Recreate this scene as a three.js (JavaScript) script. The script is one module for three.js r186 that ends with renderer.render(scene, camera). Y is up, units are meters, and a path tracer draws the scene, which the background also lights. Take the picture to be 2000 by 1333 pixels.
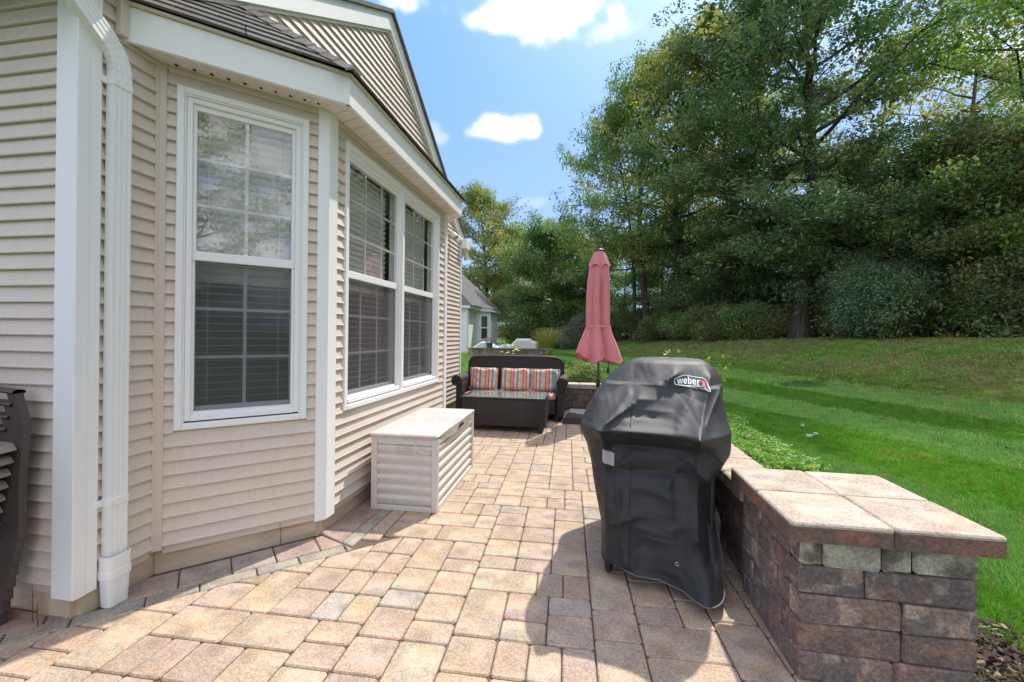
import * as THREE from 'three';
import { mergeGeometries } from 'three/addons/utils/BufferGeometryUtils.js';

// ------------------------------------------------------------------ camera, sky, sun, exposure
const scene = new THREE.Scene();
const camera = new THREE.PerspectiveCamera(2 * Math.atan(666.5 / 840) * 180 / Math.PI, 2000 / 1333, 0.05, 600);
const YAW = Math.atan(145 / 840), ROLL = 0.63 * Math.PI / 180, EYE = 1.27;
camera.position.set(0, EYE, 0);
camera.rotation.set(0, YAW, ROLL, 'YXZ');
camera.setViewOffset(2000, 1333, 0, 11.5, 2000, 1333);
const renderer = new THREE.WebGLRenderer({ antialias: true });
renderer.toneMapping = THREE.LinearToneMapping;
renderer.toneMappingExposure = 1.7;
renderer.shadowMap.enabled = true;

// world: x to the side, y up, u = depth along the patio (z = -u)
const W = (x, y, u) => new THREE.Vector3(x, y, -u);
function rngOf(seed) { let a = seed >>> 0; return () => { a = (a + 0x6D2B79F5) | 0; let t = Math.imul(a ^ (a >>> 15), 1 | a); t = (t + Math.imul(t ^ (t >>> 7), 61 | t)) ^ t; return ((t ^ (t >>> 14)) >>> 0) / 4294967296; }; }
const clamp = (v, a = 0, b = 1) => Math.min(b, Math.max(a, v));
const lerp = (a, b, t) => a + (b - a) * t;
const sstep = (a, b, v) => { const t = clamp((v - a) / (b - a)); return t * t * (3 - 2 * t); };
function hash(x, y, s = 0) { let h = Math.imul(x | 0, 374761393) ^ Math.imul(y | 0, 668265263) ^ Math.imul(s | 0, 2147483647 ^ 0x9E3779B1); h = Math.imul(h ^ (h >>> 13), 1274126177); h ^= h >>> 16; h = Math.imul(h, 0x85ebca6b); return ((h ^ (h >>> 13)) >>> 0) / 4294967296; }
function vnoise(x, y, s = 0, wrap = 0) {
  const xi = Math.floor(x), yi = Math.floor(y), fx = x - xi, fy = y - yi;
  const m = v => wrap ? ((v % wrap) + wrap) % wrap : v;
  const u = fx * fx * (3 - 2 * fx), v = fy * fy * (3 - 2 * fy);
  return lerp(lerp(hash(m(xi), m(yi), s), hash(m(xi + 1), m(yi), s), u), lerp(hash(m(xi), m(yi + 1), s), hash(m(xi + 1), m(yi + 1), s), u), v);
}
function fbm(x, y, oct = 4, s = 0, wrap = 0) { let a = 0, w = .5, n = 0; for (let i = 0; i < oct; i++) { a += w * vnoise(x, y, s + i * 17, wrap); n += w; x *= 2; y *= 2; wrap *= 2; w *= .5; } return a / n; }
function fbm3(x, y, z, oct, s) { return (fbm(x + z * .37, y - z * .21, oct, s) + fbm(y + 7.1 + x * .31, z + 3.3, oct, s + 5) + fbm(z + 1.7, x + 9.2 - y * .27, oct, s + 9)) / 3; }

// sun: ahead and a little to the side of the patio's axis, behind the top of the wood
const SUN_EL = 54 * Math.PI / 180, SUN_AZ = 25 * Math.PI / 180;
const sunDir = W(Math.sin(SUN_AZ) * Math.cos(SUN_EL), Math.sin(SUN_EL), Math.cos(SUN_AZ) * Math.cos(SUN_EL));
const sun = new THREE.DirectionalLight(new THREE.Color().setRGB(1, .94, .86), 3.15);
sun.position.copy(sunDir).multiplyScalar(60); sun.castShadow = true; sun.shadow.radius = 1.6;
sun.shadow.mapSize.set(4096, 4096);
Object.assign(sun.shadow.camera, { left: -40, right: 40, top: 40, bottom: -40, near: 1, far: 160 });
scene.add(sun, sun.target);

function dirOfView(px, py) {   // the direction in which a cloud of the photograph stands
  const dx = px - 1000, dy = py - 655, c = Math.cos(ROLL), s = Math.sin(ROLL);
  const r = (dx * c + dy * s) / 840, up = -(-dx * s + dy * c) / 840;
  return W(r * Math.cos(YAW) - Math.sin(YAW), up, r * Math.sin(YAW) + Math.cos(YAW)).normalize();
}
{
  const SKY = .8, w = 1280, h = 640, d = new Float32Array(w * h * 4);
  // clouds: [az, el, half width, half height, strength]
  const cl = [];
  const put = (px, py, rw, rh, k) => { const v = dirOfView(px, py); cl.push([Math.atan2(v.x, -v.z), Math.asin(v.y), rw / 840, rh / 840, k]); };
  put(1085, 24, 112, 46, .95); put(985, 40, 50, 30, .9); put(1195, 60, 70, 22, .6); put(980, 252, 72, 24, .95); put(848, 268, 26, 20, .35); put(1062, 398, 50, 14, .16); put(780, -6, 60, 22, .5);
  const rr = rngOf(77);
  for (let i = 0; i < 120; i++) cl.push([1.0 + rr() * 4.3, .08 + rr() * 1.3, .16 + rr() * .36, .07 + rr() * .17, .6 + rr() * .4]);
  const sAz = Math.atan2(sunDir.x, -sunDir.z), sEl = SUN_EL;
  for (let j = 0; j < h; j++) {
    const el = ((j + .5) / h - .5) * Math.PI, ce_ = Math.cos(el), row = el > 0 ? cl.filter(c => Math.abs(el - c[1]) < c[3] * 1.8) : [];
    for (let i = 0; i < w; i++) {
      const uu = (i + .5) / w;
      // three's equirect: u = atan2(z, x) / 2pi + .5
      const th = (uu - .5) * 2 * Math.PI, az = Math.atan2(Math.cos(th), -Math.sin(th));
      const e = Math.max(0, Math.sin(el));
      const k = Math.pow(1 - e, 2.8);
      let r = lerp(.125, .53, k), g = lerp(.345, .67, k), b = lerp(.87, .95, k);
      const cosS = Math.sin(el) * Math.sin(sEl) + Math.cos(el) * Math.cos(sEl) * Math.cos(az - sAz);
      const glow = .9 * Math.exp(-(1 - cosS) * 14) + .12 * Math.exp(-(1 - cosS) * 4);
      r += glow * .8; g += glow * .8; b += glow * .62;
      let c = 0, n = -1;
      for (let k2 = 0; k2 < row.length; k2++) {
        const o2 = row[k2]; let da = az - o2[0]; if (da > Math.PI) da -= 2 * Math.PI; else if (da < -Math.PI) da += 2 * Math.PI;
        da *= ce_; if (da > o2[2] * 1.8 || da < -o2[2] * 1.8) continue;
        const de = el - o2[1], qa = da / o2[2], qe = de > 0 ? de / o2[3] : de / (o2[3] * .72), q = qa * qa + qe * qe;
        if (q > 3) continue;
        if (n < 0) n = fbm(az * 16, el * 24, 5, 3);
        c = Math.max(c, o2[4] * sstep(1.02, .05, q * .8 + 3 * (.54 - n)));
      }
      if (el > 0 && c > 0) {
        const lit = 1.0 + .62 * (fbm(az * 10, el * 26 + 4, 4, 9) - .25);
        r = lerp(r, 1.02 * lit, c); g = lerp(g, 1.0 * lit, c); b = lerp(b, 1.04 * lit, c);
      }
      if (el < 0) { const q = sstep(0, -.12, el); r = lerp(r, .16, q); g = lerp(g, .18, q); b = lerp(b, .1, q); }
      const o = (j * w + i) * 4; d[o] = r * SKY; d[o + 1] = g * SKY; d[o + 2] = b * SKY; d[o + 3] = 1;
    }
  }
  const t = new THREE.DataTexture(d, w, h, THREE.RGBAFormat, THREE.FloatType);
  t.mapping = THREE.EquirectangularReflectionMapping; t.magFilter = t.minFilter = THREE.LinearFilter; t.wrapS = THREE.RepeatWrapping; t.needsUpdate = true;
  scene.background = t; scene.environment = t;

}

// ------------------------------------------------------------------ helpers
const lin = (r, g, b) => new THREE.Color().setRGB(r, g, b);
function tex(w, h, tile, fn, srgb = true, tileV = tile) {   // fn(x, y) in 0..1 -> [r, g, b] in 0..1
  const d = new Uint8Array(w * h * 4);
  for (let j = 0; j < h; j++) for (let i = 0; i < w; i++) { const c = fn((i + .5) / w, (j + .5) / h), o = (j * w + i) * 4; d[o] = clamp(c[0]) * 255; d[o + 1] = clamp(c[1]) * 255; d[o + 2] = clamp(c[2]) * 255; d[o + 3] = 255; }
  const t = new THREE.DataTexture(d, w, h); t.wrapS = t.wrapT = THREE.RepeatWrapping; t.magFilter = THREE.LinearFilter; t.minFilter = THREE.LinearMipmapLinearFilter; t.generateMipmaps = true;
  t.repeat.set(1 / tile, 1 / tileV); if (srgb) t.colorSpace = THREE.SRGBColorSpace; t.needsUpdate = true; return t;
}
const grey = v => [v, v, v];
function mat(c, rough = .7, extra = {}) { return new THREE.MeshStandardMaterial({ color: c, roughness: rough, ...extra }); }
function phys(c, rough, extra = {}) { return new THREE.MeshPhysicalMaterial({ color: c, roughness: rough, ...extra }); }

class GB {   // collects faces into one geometry
  constructor() { this.p = []; this.t = []; }
  tri(a, b, c, ua, ub, uc) { this.p.push(a.x, a.y, a.z, b.x, b.y, b.z, c.x, c.y, c.z); this.t.push(...ua, ...ub, ...uc); return this; }
  quad(a, b, c, d, ua, ub, uc, ud) { if (!ua) { const w = a.distanceTo(b), h = a.distanceTo(d); ua = [0, 0]; ub = [w, 0]; uc = [w, h]; ud = [0, h]; } return this.tri(a, b, c, ua, ub, uc).tri(a, c, d, ua, uc, ud); }
  geo() { const g = new THREE.BufferGeometry(); g.setAttribute('position', new THREE.Float32BufferAttribute(this.p, 3)); g.setAttribute('uv', new THREE.Float32BufferAttribute(this.t, 2)); g.computeVertexNormals(); return g; }
}
function chBox(w, h, d, c = .004, off = [0, 0], jit = 0, rnd = null) {   // chamfered box round its centre, uv in metres
  const H = [w / 2, h / 2, d / 2], g = new GB(), V = {};
  const key = (ax, s) => ax + ':' + s.join();
  const vert = (ax, s) => { const k = key(ax, s); if (!V[k]) { const q = [0, 1, 2].map(i => s[i] * (H[i] - (i === ax ? 0 : c)) + (jit && rnd ? (rnd() - .5) * jit : 0)); V[k] = new THREE.Vector3(...q); } return V[k]; };
  const uv = (v, ax) => ax === 0 ? [v.z + off[0], v.y + off[1]] : ax === 1 ? [v.x + off[0], v.z + off[1]] : [v.x + off[0], v.y + off[1]];
  const face = (vs, ax) => {
    const n = new THREE.Vector3().subVectors(vs[1], vs[0]).cross(new THREE.Vector3().subVectors(vs[2], vs[0]));
    const m = new THREE.Vector3(); vs.forEach(v => m.add(v)); if (n.dot(m) < 0) vs.reverse();
    for (let i = 1; i + 1 < vs.length; i++) g.tri(vs[0], vs[i], vs[i + 1], uv(vs[0], ax), uv(vs[i], ax), uv(vs[i + 1], ax));
  };
  for (let ax = 0; ax < 3; ax++) for (const s of [-1, 1]) {
    const [b, e] = [(ax + 1) % 3, (ax + 2) % 3];
    face([[-1, -1], [1, -1], [1, 1], [-1, 1]].map(([p, q]) => { const t = [0, 0, 0]; t[ax] = s; t[b] = p; t[e] = q; return vert(ax, t); }), ax);
  }
  for (let ax = 0; ax < 3; ax++) { const [b, e] = [(ax + 1) % 3, (ax + 2) % 3];
    for (const p of [-1, 1]) for (const q of [-1, 1]) { const lo = [0, 0, 0], hi = [0, 0, 0]; lo[ax] = -1; hi[ax] = 1; lo[b] = hi[b] = p; lo[e] = hi[e] = q; face([vert(b, lo), vert(b, hi), vert(e, hi), vert(e, lo)], b); } }
  for (const a of [-1, 1]) for (const b of [-1, 1]) for (const e of [-1, 1]) { const s = [a, b, e]; face([vert(0, s), vert(1, s), vert(2, s)], 0); }
  return g.geo();
}
const bxAt = (x0, x1, y0, y1, u0, u1, c = .003, off) => chBox(x1 - x0, y1 - y0, u1 - u0, c, off).translate((x0 + x1) / 2, (y0 + y1) / 2, -(u0 + u1) / 2);
function obj(name, geo, material, parent = scene) { const m = new THREE.Mesh(Array.isArray(geo) ? mergeGeometries(geo.map(g => g.index ? g.toNonIndexed() : g)) : geo, material); m.name = name; m.castShadow = m.receiveShadow = true; parent.add(m); return m; }
const used = {};
function numbered(n) { if (!(n in used)) { used[n] = 0; return n; } used[n]++; return n + '_' + String(used[n]).padStart(3, '0'); }
function tag(o, label, category, group, kind) { o.userData.label = label; if (category) o.userData.category = category; if (group) o.userData.group = group; if (kind) o.userData.kind = kind; return o; }
function thing(name, label, category, x = 0, y = 0, u = 0, turn = 0, group) { const o = new THREE.Group(); o.name = numbered(name); o.position.set(x, y, -u); o.rotation.y = turn; tag(o, label, category, group); scene.add(o); return o; }
function part(name, parent) { const g = new THREE.Group(); g.name = name; parent.add(g); return g; }
function structure(o) { o.userData.kind = 'structure'; return o; }
// a tube with changing radius through points
function limb(pts, radii, sides = 6, cap = true) {
  const P = [], N = [], UV = [], I = []; let up = new THREE.Vector3(.3, .1, .95).normalize(); let len = 0;
  pts.forEach((p, i) => {
    const a = pts[Math.max(0, i - 1)], b = pts[Math.min(pts.length - 1, i + 1)], t = new THREE.Vector3().subVectors(b, a).normalize();
    const sx = new THREE.Vector3().crossVectors(t, up); if (sx.lengthSq() < 1e-4) sx.crossVectors(t, new THREE.Vector3(1, 0, 0)); sx.normalize(); const sy = new THREE.Vector3().crossVectors(sx, t); up = sy.clone();
    if (i) len += p.distanceTo(pts[i - 1]);
    for (let k = 0; k <= sides; k++) { const th = k / sides * Math.PI * 2, nx = sx.clone().multiplyScalar(Math.cos(th)).addScaledVector(sy, Math.sin(th)); P.push(p.x + nx.x * radii[i], p.y + nx.y * radii[i], p.z + nx.z * radii[i]); N.push(nx.x, nx.y, nx.z); UV.push(k / sides * radii[0] * 6.28, len); }
  });
  for (let i = 0; i + 1 < pts.length; i++) for (let k = 0; k < sides; k++) { const a = i * (sides + 1) + k, b = a + sides + 1; I.push(a, b, a + 1, a + 1, b, b + 1); }
  if (cap) for (const e of [0, pts.length - 1]) for (let k = 1; k + 1 < sides; k++) { const o = e * (sides + 1); e ? I.push(o, o + k + 1, o + k) : I.push(o, o + k, o + k + 1); }
  const g = new THREE.BufferGeometry(); g.setAttribute('position', new THREE.Float32BufferAttribute(P, 3)); g.setAttribute('normal', new THREE.Float32BufferAttribute(N, 3)); g.setAttribute('uv', new THREE.Float32BufferAttribute(UV, 2)); g.setIndex(I); return g;
}
const tube = (pts, r, sides = 8) => limb(pts, pts.map(() => r), sides);
function curve(pts, n) { return new THREE.CatmullRomCurve3(pts).getPoints(n); }
function gridGeo(nu, nv, fn, closeU = false, uvScale = [1, 1]) {   // smooth sheet; fn(i/nu, j/nv) -> Vector3
  const P = [], T = [], I = [];
  for (let j = 0; j <= nv; j++) for (let i = 0; i <= nu; i++) { const v = fn(i / nu, j / nv); P.push(v.x, v.y, v.z); T.push(i / nu * uvScale[0], j / nv * uvScale[1]); }
  for (let j = 0; j < nv; j++) for (let i = 0; i < nu; i++) { const a = j * (nu + 1) + i, b = a + 1, c = a + nu + 1, d = c + 1; I.push(a, b, c, b, d, c); }
  const g = new THREE.BufferGeometry(); g.setAttribute('position', new THREE.Float32BufferAttribute(P, 3)); g.setAttribute('uv', new THREE.Float32BufferAttribute(T, 2)); g.setIndex(I); g.computeVertexNormals();
  if (closeU) { const n = g.attributes.normal; for (let j = 0; j <= nv; j++) { const a = j * (nu + 1), b = a + nu; const v = new THREE.Vector3(n.getX(a) + n.getX(b), n.getY(a) + n.getY(b), n.getZ(a) + n.getZ(b)).normalize(); n.setXYZ(a, v.x, v.y, v.z); n.setXYZ(b, v.x, v.y, v.z); } }
  return g;
}
function lathe(prof, seg = 24) { return new THREE.LatheGeometry(prof.map(([r, y]) => new THREE.Vector2(r, y)), seg); }
// plan polygon (x, u) -> slab with cut corners and a chamfered rim, uv in metres
function slab(poly, yTop, th, ch, joint, off, cut = .007, centre = true) {
  const area = poly.reduce((s, p, i) => { const q = poly[(i + 1) % poly.length]; return s + p[0] * q[1] - q[0] * p[1]; }, 0);
  let P = area < 0 ? poly.slice().reverse() : poly.slice();
  const inset = (A, d) => A.map((p, i) => { const a = A[(i + A.length - 1) % A.length], b = A[(i + 1) % A.length]; const e1 = [p[0] - a[0], p[1] - a[1]], e2 = [b[0] - p[0], b[1] - p[1]], l1 = Math.hypot(...e1) || 1, l2 = Math.hypot(...e2) || 1; const n1 = [-e1[1] / l1, e1[0] / l1], n2 = [-e2[1] / l2, e2[0] / l2]; const k = Math.max(.35, 1 + n1[0] * n2[0] + n1[1] * n2[1]); return [p[0] + (n1[0] + n2[0]) * d / k, p[1] + (n1[1] + n2[1]) * d / k]; });
  P = inset(P, joint / 2);
  const C = []; P.forEach((p, i) => { const a = P[(i + P.length - 1) % P.length], b = P[(i + 1) % P.length]; const la = Math.hypot(a[0] - p[0], a[1] - p[1]), lb = Math.hypot(b[0] - p[0], b[1] - p[1]); const ca = Math.min(cut, la * .3) / la, cb = Math.min(cut, lb * .3) / lb; C.push([lerp(p[0], a[0], ca), lerp(p[1], a[1], ca)], [lerp(p[0], b[0], cb), lerp(p[1], b[1], cb)]); });
  const top = inset(C, ch), g = new GB(), n = C.length; let per = 0;
  const v3 = (p, y) => new THREE.Vector3(p[0], y, -p[1]), uv = p => [p[0] + off[0], p[1] + off[1]];
  for (let i = 1; i + 1 < n; i++) g.tri(v3(top[0], yTop), v3(top[i], yTop), v3(top[i + 1], yTop), uv(top[0]), uv(top[i]), uv(top[i + 1]));
  for (let i = 0; i < n; i++) { const j = (i + 1) % n; g.quad(v3(C[i], yTop - ch), v3(C[j], yTop - ch), v3(top[j], yTop), v3(top[i], yTop), uv(C[i]), uv(C[j]), uv(top[j]), uv(top[i])); const e0 = per, e1 = per += Math.hypot(C[j][0] - C[i][0], C[j][1] - C[i][1]); g.quad(v3(C[i], yTop - th), v3(C[j], yTop - th), v3(C[j], yTop - ch), v3(C[i], yTop - ch), [off[0] + e0, off[1]], [off[0] + e1, off[1]], [off[0] + e1, off[1] + th], [off[0] + e0, off[1] + th]); }
  return g.geo();
}
function clipHalf(poly, f) { const out = []; poly.forEach((p, i) => { const q = poly[(i + 1) % poly.length], a = f(p), b = f(q); if (a >= 0) out.push(p); if (a * b < 0) { const t = a / (a - b); out.push([lerp(p[0], q[0], t), lerp(p[1], q[1], t)]); } }); return out; }
const polyArea = P => Math.abs(P.reduce((s, p, i) => { const q = P[(i + 1) % P.length]; return s + p[0] * q[1] - q[0] * p[1]; }, 0)) / 2;
// ------------------------------------------------------------------ materials
const T = {};
T.speck = tex(512, 512, .5, (x, y) => { const a = fbm(x * 96, y * 96, 2, 1, 96), b = hash(x * 512, y * 512, 4), c = fbm(x * 6, y * 6, 4, 8, 6); const v = .88 + .3 * (a - .5) + (b > .9 ? .14 : b < .12 ? -.2 : 0) + .3 * (c - .5), h = fbm(x * 4 + 9, y * 4, 4, 18, 4) - .5; return [v * (1.01 + .1 * h), v, v * (.98 - .16 * h)]; });
T.speckB = tex(512, 512, .5, (x, y) => { const a = fbm(x * 96, y * 96, 2, 1, 96), b = hash(x * 512, y * 512, 4); return grey(.5 + .6 * (a - .5) + (b - .5) * .5); }, false);
T.cloudy = tex(256, 256, 1.3, (x, y) => { const a = fbm(x * 5, y * 5, 5, 21, 5), b = fbm(x * 40, y * 40, 2, 31, 40); const v = .9 + .2 * (a - .5) + .12 * (b - .5); return grey(v); });
T.vinyl = tex(256, 64, .6, (x, y) => { const a = fbm(x * 4, y * 30, 4, 41, 4), b = fbm(x * 90, y * 12, 2, 7); return grey(.94 + .06 * (a - .5) + .05 * (b - .5)); });
T.vinylB = tex(256, 64, .35, (x, y) => grey(.5 + .6 * (fbm(x * 8, y * 64, 3, 43, 8) - .5)), false, .08);
T.concrete = tex(512, 256, 1.6, (x, y) => { const a = fbm(x * 9, y * 14, 5, 51, 0), b = fbm(x * 3 + 4, y * 5, 4, 61), s = sstep(.55, .75, b), f = hash(x * 512, y * 256, 2); const v = .9 + .26 * (a - .5) + .08 * (f - .5); return [v * (1 - .06 * s), v * (.98 - .1 * s), v * (.95 - .16 * s)]; }, true, .5);
T.grain = tex(256, 256, .22, (x, y) => { const a = hash(x * 256, y * 256, 3), b = fbm(x * 30, y * 30, 3, 5, 30); return grey(.8 + .4 * (a - .5) + .3 * (b - .5)); });
T.grainB = tex(256, 256, .22, (x, y) => grey(hash(x * 256, y * 256, 3)), false);
T.weave = tex(128, 128, .036, (x, y) => { const k = 4, cx = x * k, cy = y * k, over = (Math.floor(cx) + Math.floor(cy)) % 2; const fx = cx % 1 - .5, fy = cy % 1 - .5; const a = over ? Math.cos(fx * 2.6) * (1 - 1.4 * fy * fy) : Math.cos(fy * 2.6) * (1 - 1.4 * fx * fx); return grey(clamp(a * .9)); }, false);
T.weaveC = tex(128, 128, .036, (x, y) => { const n = fbm(x * 8, y * 8, 2, 15, 8), k = 4, over = (Math.floor(x * k) + Math.floor(y * k)) % 2; return grey(.7 + .4 * (n - .5) + (over ? .06 : -.06)); });
T.bark = tex(256, 512, .9, (x, y) => { const a = fbm(x * 18, y * 5, 4, 71, 0), b = fbm(x * 60, y * 30, 2, 72); const v = .62 + .8 * (a - .5) + .2 * (b - .5); return [v * 1.04, v, v * .93]; }, true, 2.4);
T.barkB = tex(256, 512, .9, (x, y) => grey(fbm(x * 18, y * 5, 4, 71, 0)), false, 2.4);
T.cloth = tex(256, 256, .02, (x, y) => grey(.5 + .25 * Math.sin(x * 6.283 * 12) * Math.sin(y * 6.283 * 12) + .2 * (hash(x * 256, y * 256, 6) - .5)), false);
// split stone: charcoal, brown and cream patches
function stoneTex(seed, warm, pale) { return tex(256, 256, .42, (x, y) => { const a = fbm(x * 5, y * 7, 5, seed, 0), b = fbm(x * 9 + 3, y * 9, 4, seed + 50, 0), c = hash(x * 256, y * 256, seed), f = fbm(x * 50, y * 50, 2, seed + 9); let r = .58, g = .54, bl = .52; const w = sstep(.38, .68, a) * warm; r = lerp(r, .7, w); g = lerp(g, .585, w); bl = lerp(bl, .525, w); const p = sstep(.52, .76, b) * pale; r = lerp(r, .88, p); g = lerp(g, .8, p); bl = lerp(bl, .73, p); const k = .88 + .34 * (f - .5) + .16 * (c - .5); return [r * k, g * k, bl * k]; }); }
T.stoneBump = tex(256, 256, .3, (x, y) => grey(.5 + 1.1 * (fbm(x * 12, y * 12, 5, 301, 12) - .5) + .2 * (hash(x * 256, y * 256, 8) - .5)), false);
T.stoneA = stoneTex(101, .9, .8); T.stoneB = stoneTex(131, .5, .45); T.stoneC = stoneTex(161, 1, .25);
T.stoneP = tex(256, 256, .42, (x, y) => { const a = fbm(x * 6, y * 6, 5, 181, 0), f = fbm(x * 60, y * 60, 2, 182), d = sstep(.55, .75, fbm(x * 4 + 2, y * 4, 4, 183)); const v = .7 + .3 * (a - .5) + .25 * (f - .5); return [lerp(v * .97, v * .62, d), lerp(v * .95, v * .57, d), lerp(v * .87, v * .51, d)]; });
T.stripe = tex(512, 4, .56, (x) => { // awning stripes of the cushions
  const S = [[.0, .06, 66, 128, 140], [.06, .09, 226, 205, 190], [.09, .12, 172, 50, 52], [.12, .19, 222, 140, 120], [.19, .215, 178, 48, 52], [.215, .27, 228, 214, 196], [.27, .33, 96, 130, 138], [.33, .36, 226, 208, 190], [.36, .43, 214, 186, 112], [.43, .46, 190, 70, 64], [.46, .52, 226, 150, 130], [.52, .55, 176, 48, 52], [.55, .6, 228, 212, 196], [.6, .66, 112, 128, 170], [.66, .69, 226, 206, 190], [.69, .76, 212, 184, 120], [.76, .79, 176, 50, 54], [.79, .86, 224, 146, 126], [.86, .885, 178, 50, 52], [.885, .93, 228, 214, 198], [.93, 1.01, 70, 132, 142]];
  for (const [a, b, r, g, bl] of S) if (x >= a && x < b) return [lerp(r, 235, .34) / 255, lerp(g, 222, .34) / 255, lerp(bl, 212, .34) / 255]; return [1, 1, 1]; });

const M = {};
M.siding = mat(lin(.755, .65, .555), .55, { map: T.vinyl, bumpMap: T.vinylB, bumpScale: .0006 });
M.sidingTrim = mat(lin(.64, .545, .465), .5);
M.white = mat(lin(.84, .84, .83), .42);
M.whiteMatte = mat(lin(.78, .78, .77), .6, { map: T.vinyl });
M.soffit = mat(lin(.74, .7, .64), .6);
M.concrete = mat(lin(.68, .58, .44), .92, { map: T.concrete });
M.shingle = [lin(.26, .24, .22), lin(.21, .19, .175), lin(.31, .28, .25)].map(c => mat(c, .95, { map: T.grain, bumpMap: T.grainB, bumpScale: .002 }));
M.dark = mat(lin(.02, .02, .02), .6);
M.glass = phys(lin(1, 1, 1), .02, { transmission: 1, thickness: 0, ior: 1.8, specularIntensity: 1 });
M.slat = mat(lin(.78, .77, .74), .5);
M.glassLow = phys(lin(1, 1, 1), .02, { transmission: 1, thickness: 0, ior: 1.55 });
M.screen = mat(lin(.1, .105, .11), .8, { transparent: true, opacity: .3 });
M.room = mat(lin(.5, .47, .42), .9);
M.roomFloor = mat(lin(.24, .17, .11), .6);
M.resin = mat(lin(.72, .665, .6), .5, { map: T.vinyl });
M.resinLid = mat(lin(.68, .62, .57), .55, { map: T.cloudy });
M.cord = mat(lin(.7, .67, .62), .7);
M.cover = phys(lin(.025, .025, .026), .58, { bumpMap: T.cloth, bumpScale: .0003, sheen: .15, sheenRoughness: .5, sheenColor: lin(.35, .36, .4), side: THREE.DoubleSide });
M.black = mat(lin(.018, .018, .02), .5);
M.hem = mat(lin(.12, .12, .125), .7);
M.tagGrey = mat(lin(.42, .41, .41), .8);
M.metal = mat(lin(.5, .5, .5), .35, { metalness: 1 });
M.wicker = mat(lin(.05, .042, .04), .55, { map: T.weaveC, bumpMap: T.weave, bumpScale: .004 });
M.wickerTop = M.wicker;
M.tableGlass = phys(lin(.78, .9, .85), .04, { transmission: .85, thickness: .006, ior: 1.5, attenuationColor: lin(.3, .6, .5), attenuationDistance: .05 });
M.cushion = mat(lin(.86, .84, .82), .9, { map: T.stripe, bumpMap: T.cloth, bumpScale: .0005 });
M.cushionEdge = mat(lin(.75, .62, .58), .9);
M.pink = phys(lin(.68, .24, .265), .85, { bumpMap: T.cloth, bumpScale: .0004, side: THREE.DoubleSide, transmission: .12, thickness: 0 });
M.pinkTrim = mat(lin(.5, .07, .09), .85);
M.pole = mat(lin(.09, .09, .1), .4, { metalness: .5 });
M.bronze = mat(lin(.1, .05, .035), .45, { metalness: .4 });
M.frame = mat(lin(.075, .055, .052), .42);
M.sling = mat(lin(.5, .43, .36), .8, { bumpMap: T.cloth, bumpScale: .001, map: T.grain });
M.cap = [lin(.66, .545, .44), lin(.62, .505, .41)].map(c => mat(c, .93, { map: T.speck, bumpMap: T.speckB, bumpScale: .0016 }));
M.capEdge = mat(lin(.7, .52, .44), .95, { map: T.stoneC });
M.stone = [mat(lin(.88, .8, .76), .95, { map: T.stoneA, bumpMap: T.stoneBump, bumpScale: .009 }), mat(lin(.72, .7, .72), .95, { map: T.stoneB, bumpMap: T.stoneBump, bumpScale: .009 }), mat(lin(.82, .7, .64), .95, { map: T.stoneC, bumpMap: T.stoneBump, bumpScale: .009 }), mat(lin(.66, .62, .62), .95, { map: T.stoneA, bumpMap: T.stoneBump, bumpScale: .009 })];
M.stonePale = mat(lin(.95, .93, .88), .95, { map: T.stoneP, bumpMap: T.stoneBump, bumpScale: .009 });
const pv = (r, g, b) => mat(lin(r, g, b), .93, { map: T.speck, bumpMap: T.speckB, bumpScale: .0015 });
M.paveTan = [pv(.61, .475, .345), pv(.58, .45, .335), pv(.615, .49, .36)];
M.pavePink = [pv(.59, .445, .345), pv(.56, .425, .34), pv(.59, .46, .355)];
M.paveGrey = [pv(.54, .46, .39), pv(.5, .425, .365)];
M.paveRed = [pv(.5, .37, .31), pv(.47, .36, .31), pv(.53, .41, .34)];
M.paveMoss = [pv(.42, .39, .33), pv(.46, .42, .35)];
M.sand = mat(lin(.2, .155, .11), 1, { map: T.grain });
M.mulch = mat(lin(.05, .035, .026), 1);
M.bark = mat(lin(.2, .165, .135), .95, { map: T.bark, bumpMap: T.barkB, bumpScale: .03 });
M.barkDark = mat(lin(.12, .1, .085), .95, { map: T.bark, bumpMap: T.barkB, bumpScale: .03 });
M.barkPale = mat(lin(.3, .27, .23), .95, { map: T.bark, bumpMap: T.barkB, bumpScale: .02 });
M.leaf = phys(lin(1, 1, 1), .8, { transmission: .5, thickness: 0, side: THREE.DoubleSide });
M.leafGloss = phys(lin(1, 1, 1), .6, { transmission: .4, thickness: 0, side: THREE.DoubleSide });
M.grass = phys(lin(1, 1, 1), .5, { transmission: .5, thickness: 0, side: THREE.DoubleSide });
M.beige = mat(lin(.66, .62, .52), .75);
M.offwhite = mat(lin(.7, .69, .67), .75);
M.teal = mat(lin(.02, .1, .13), .4);
M.nSiding = mat(lin(.78, .78, .78), .6, { bumpMap: tex(8, 64, .0735, (x, y) => grey(1 - y), false), bumpScale: .012 });
M.nRoof = mat(lin(.2, .195, .19), .95, { map: T.grain });

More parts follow.
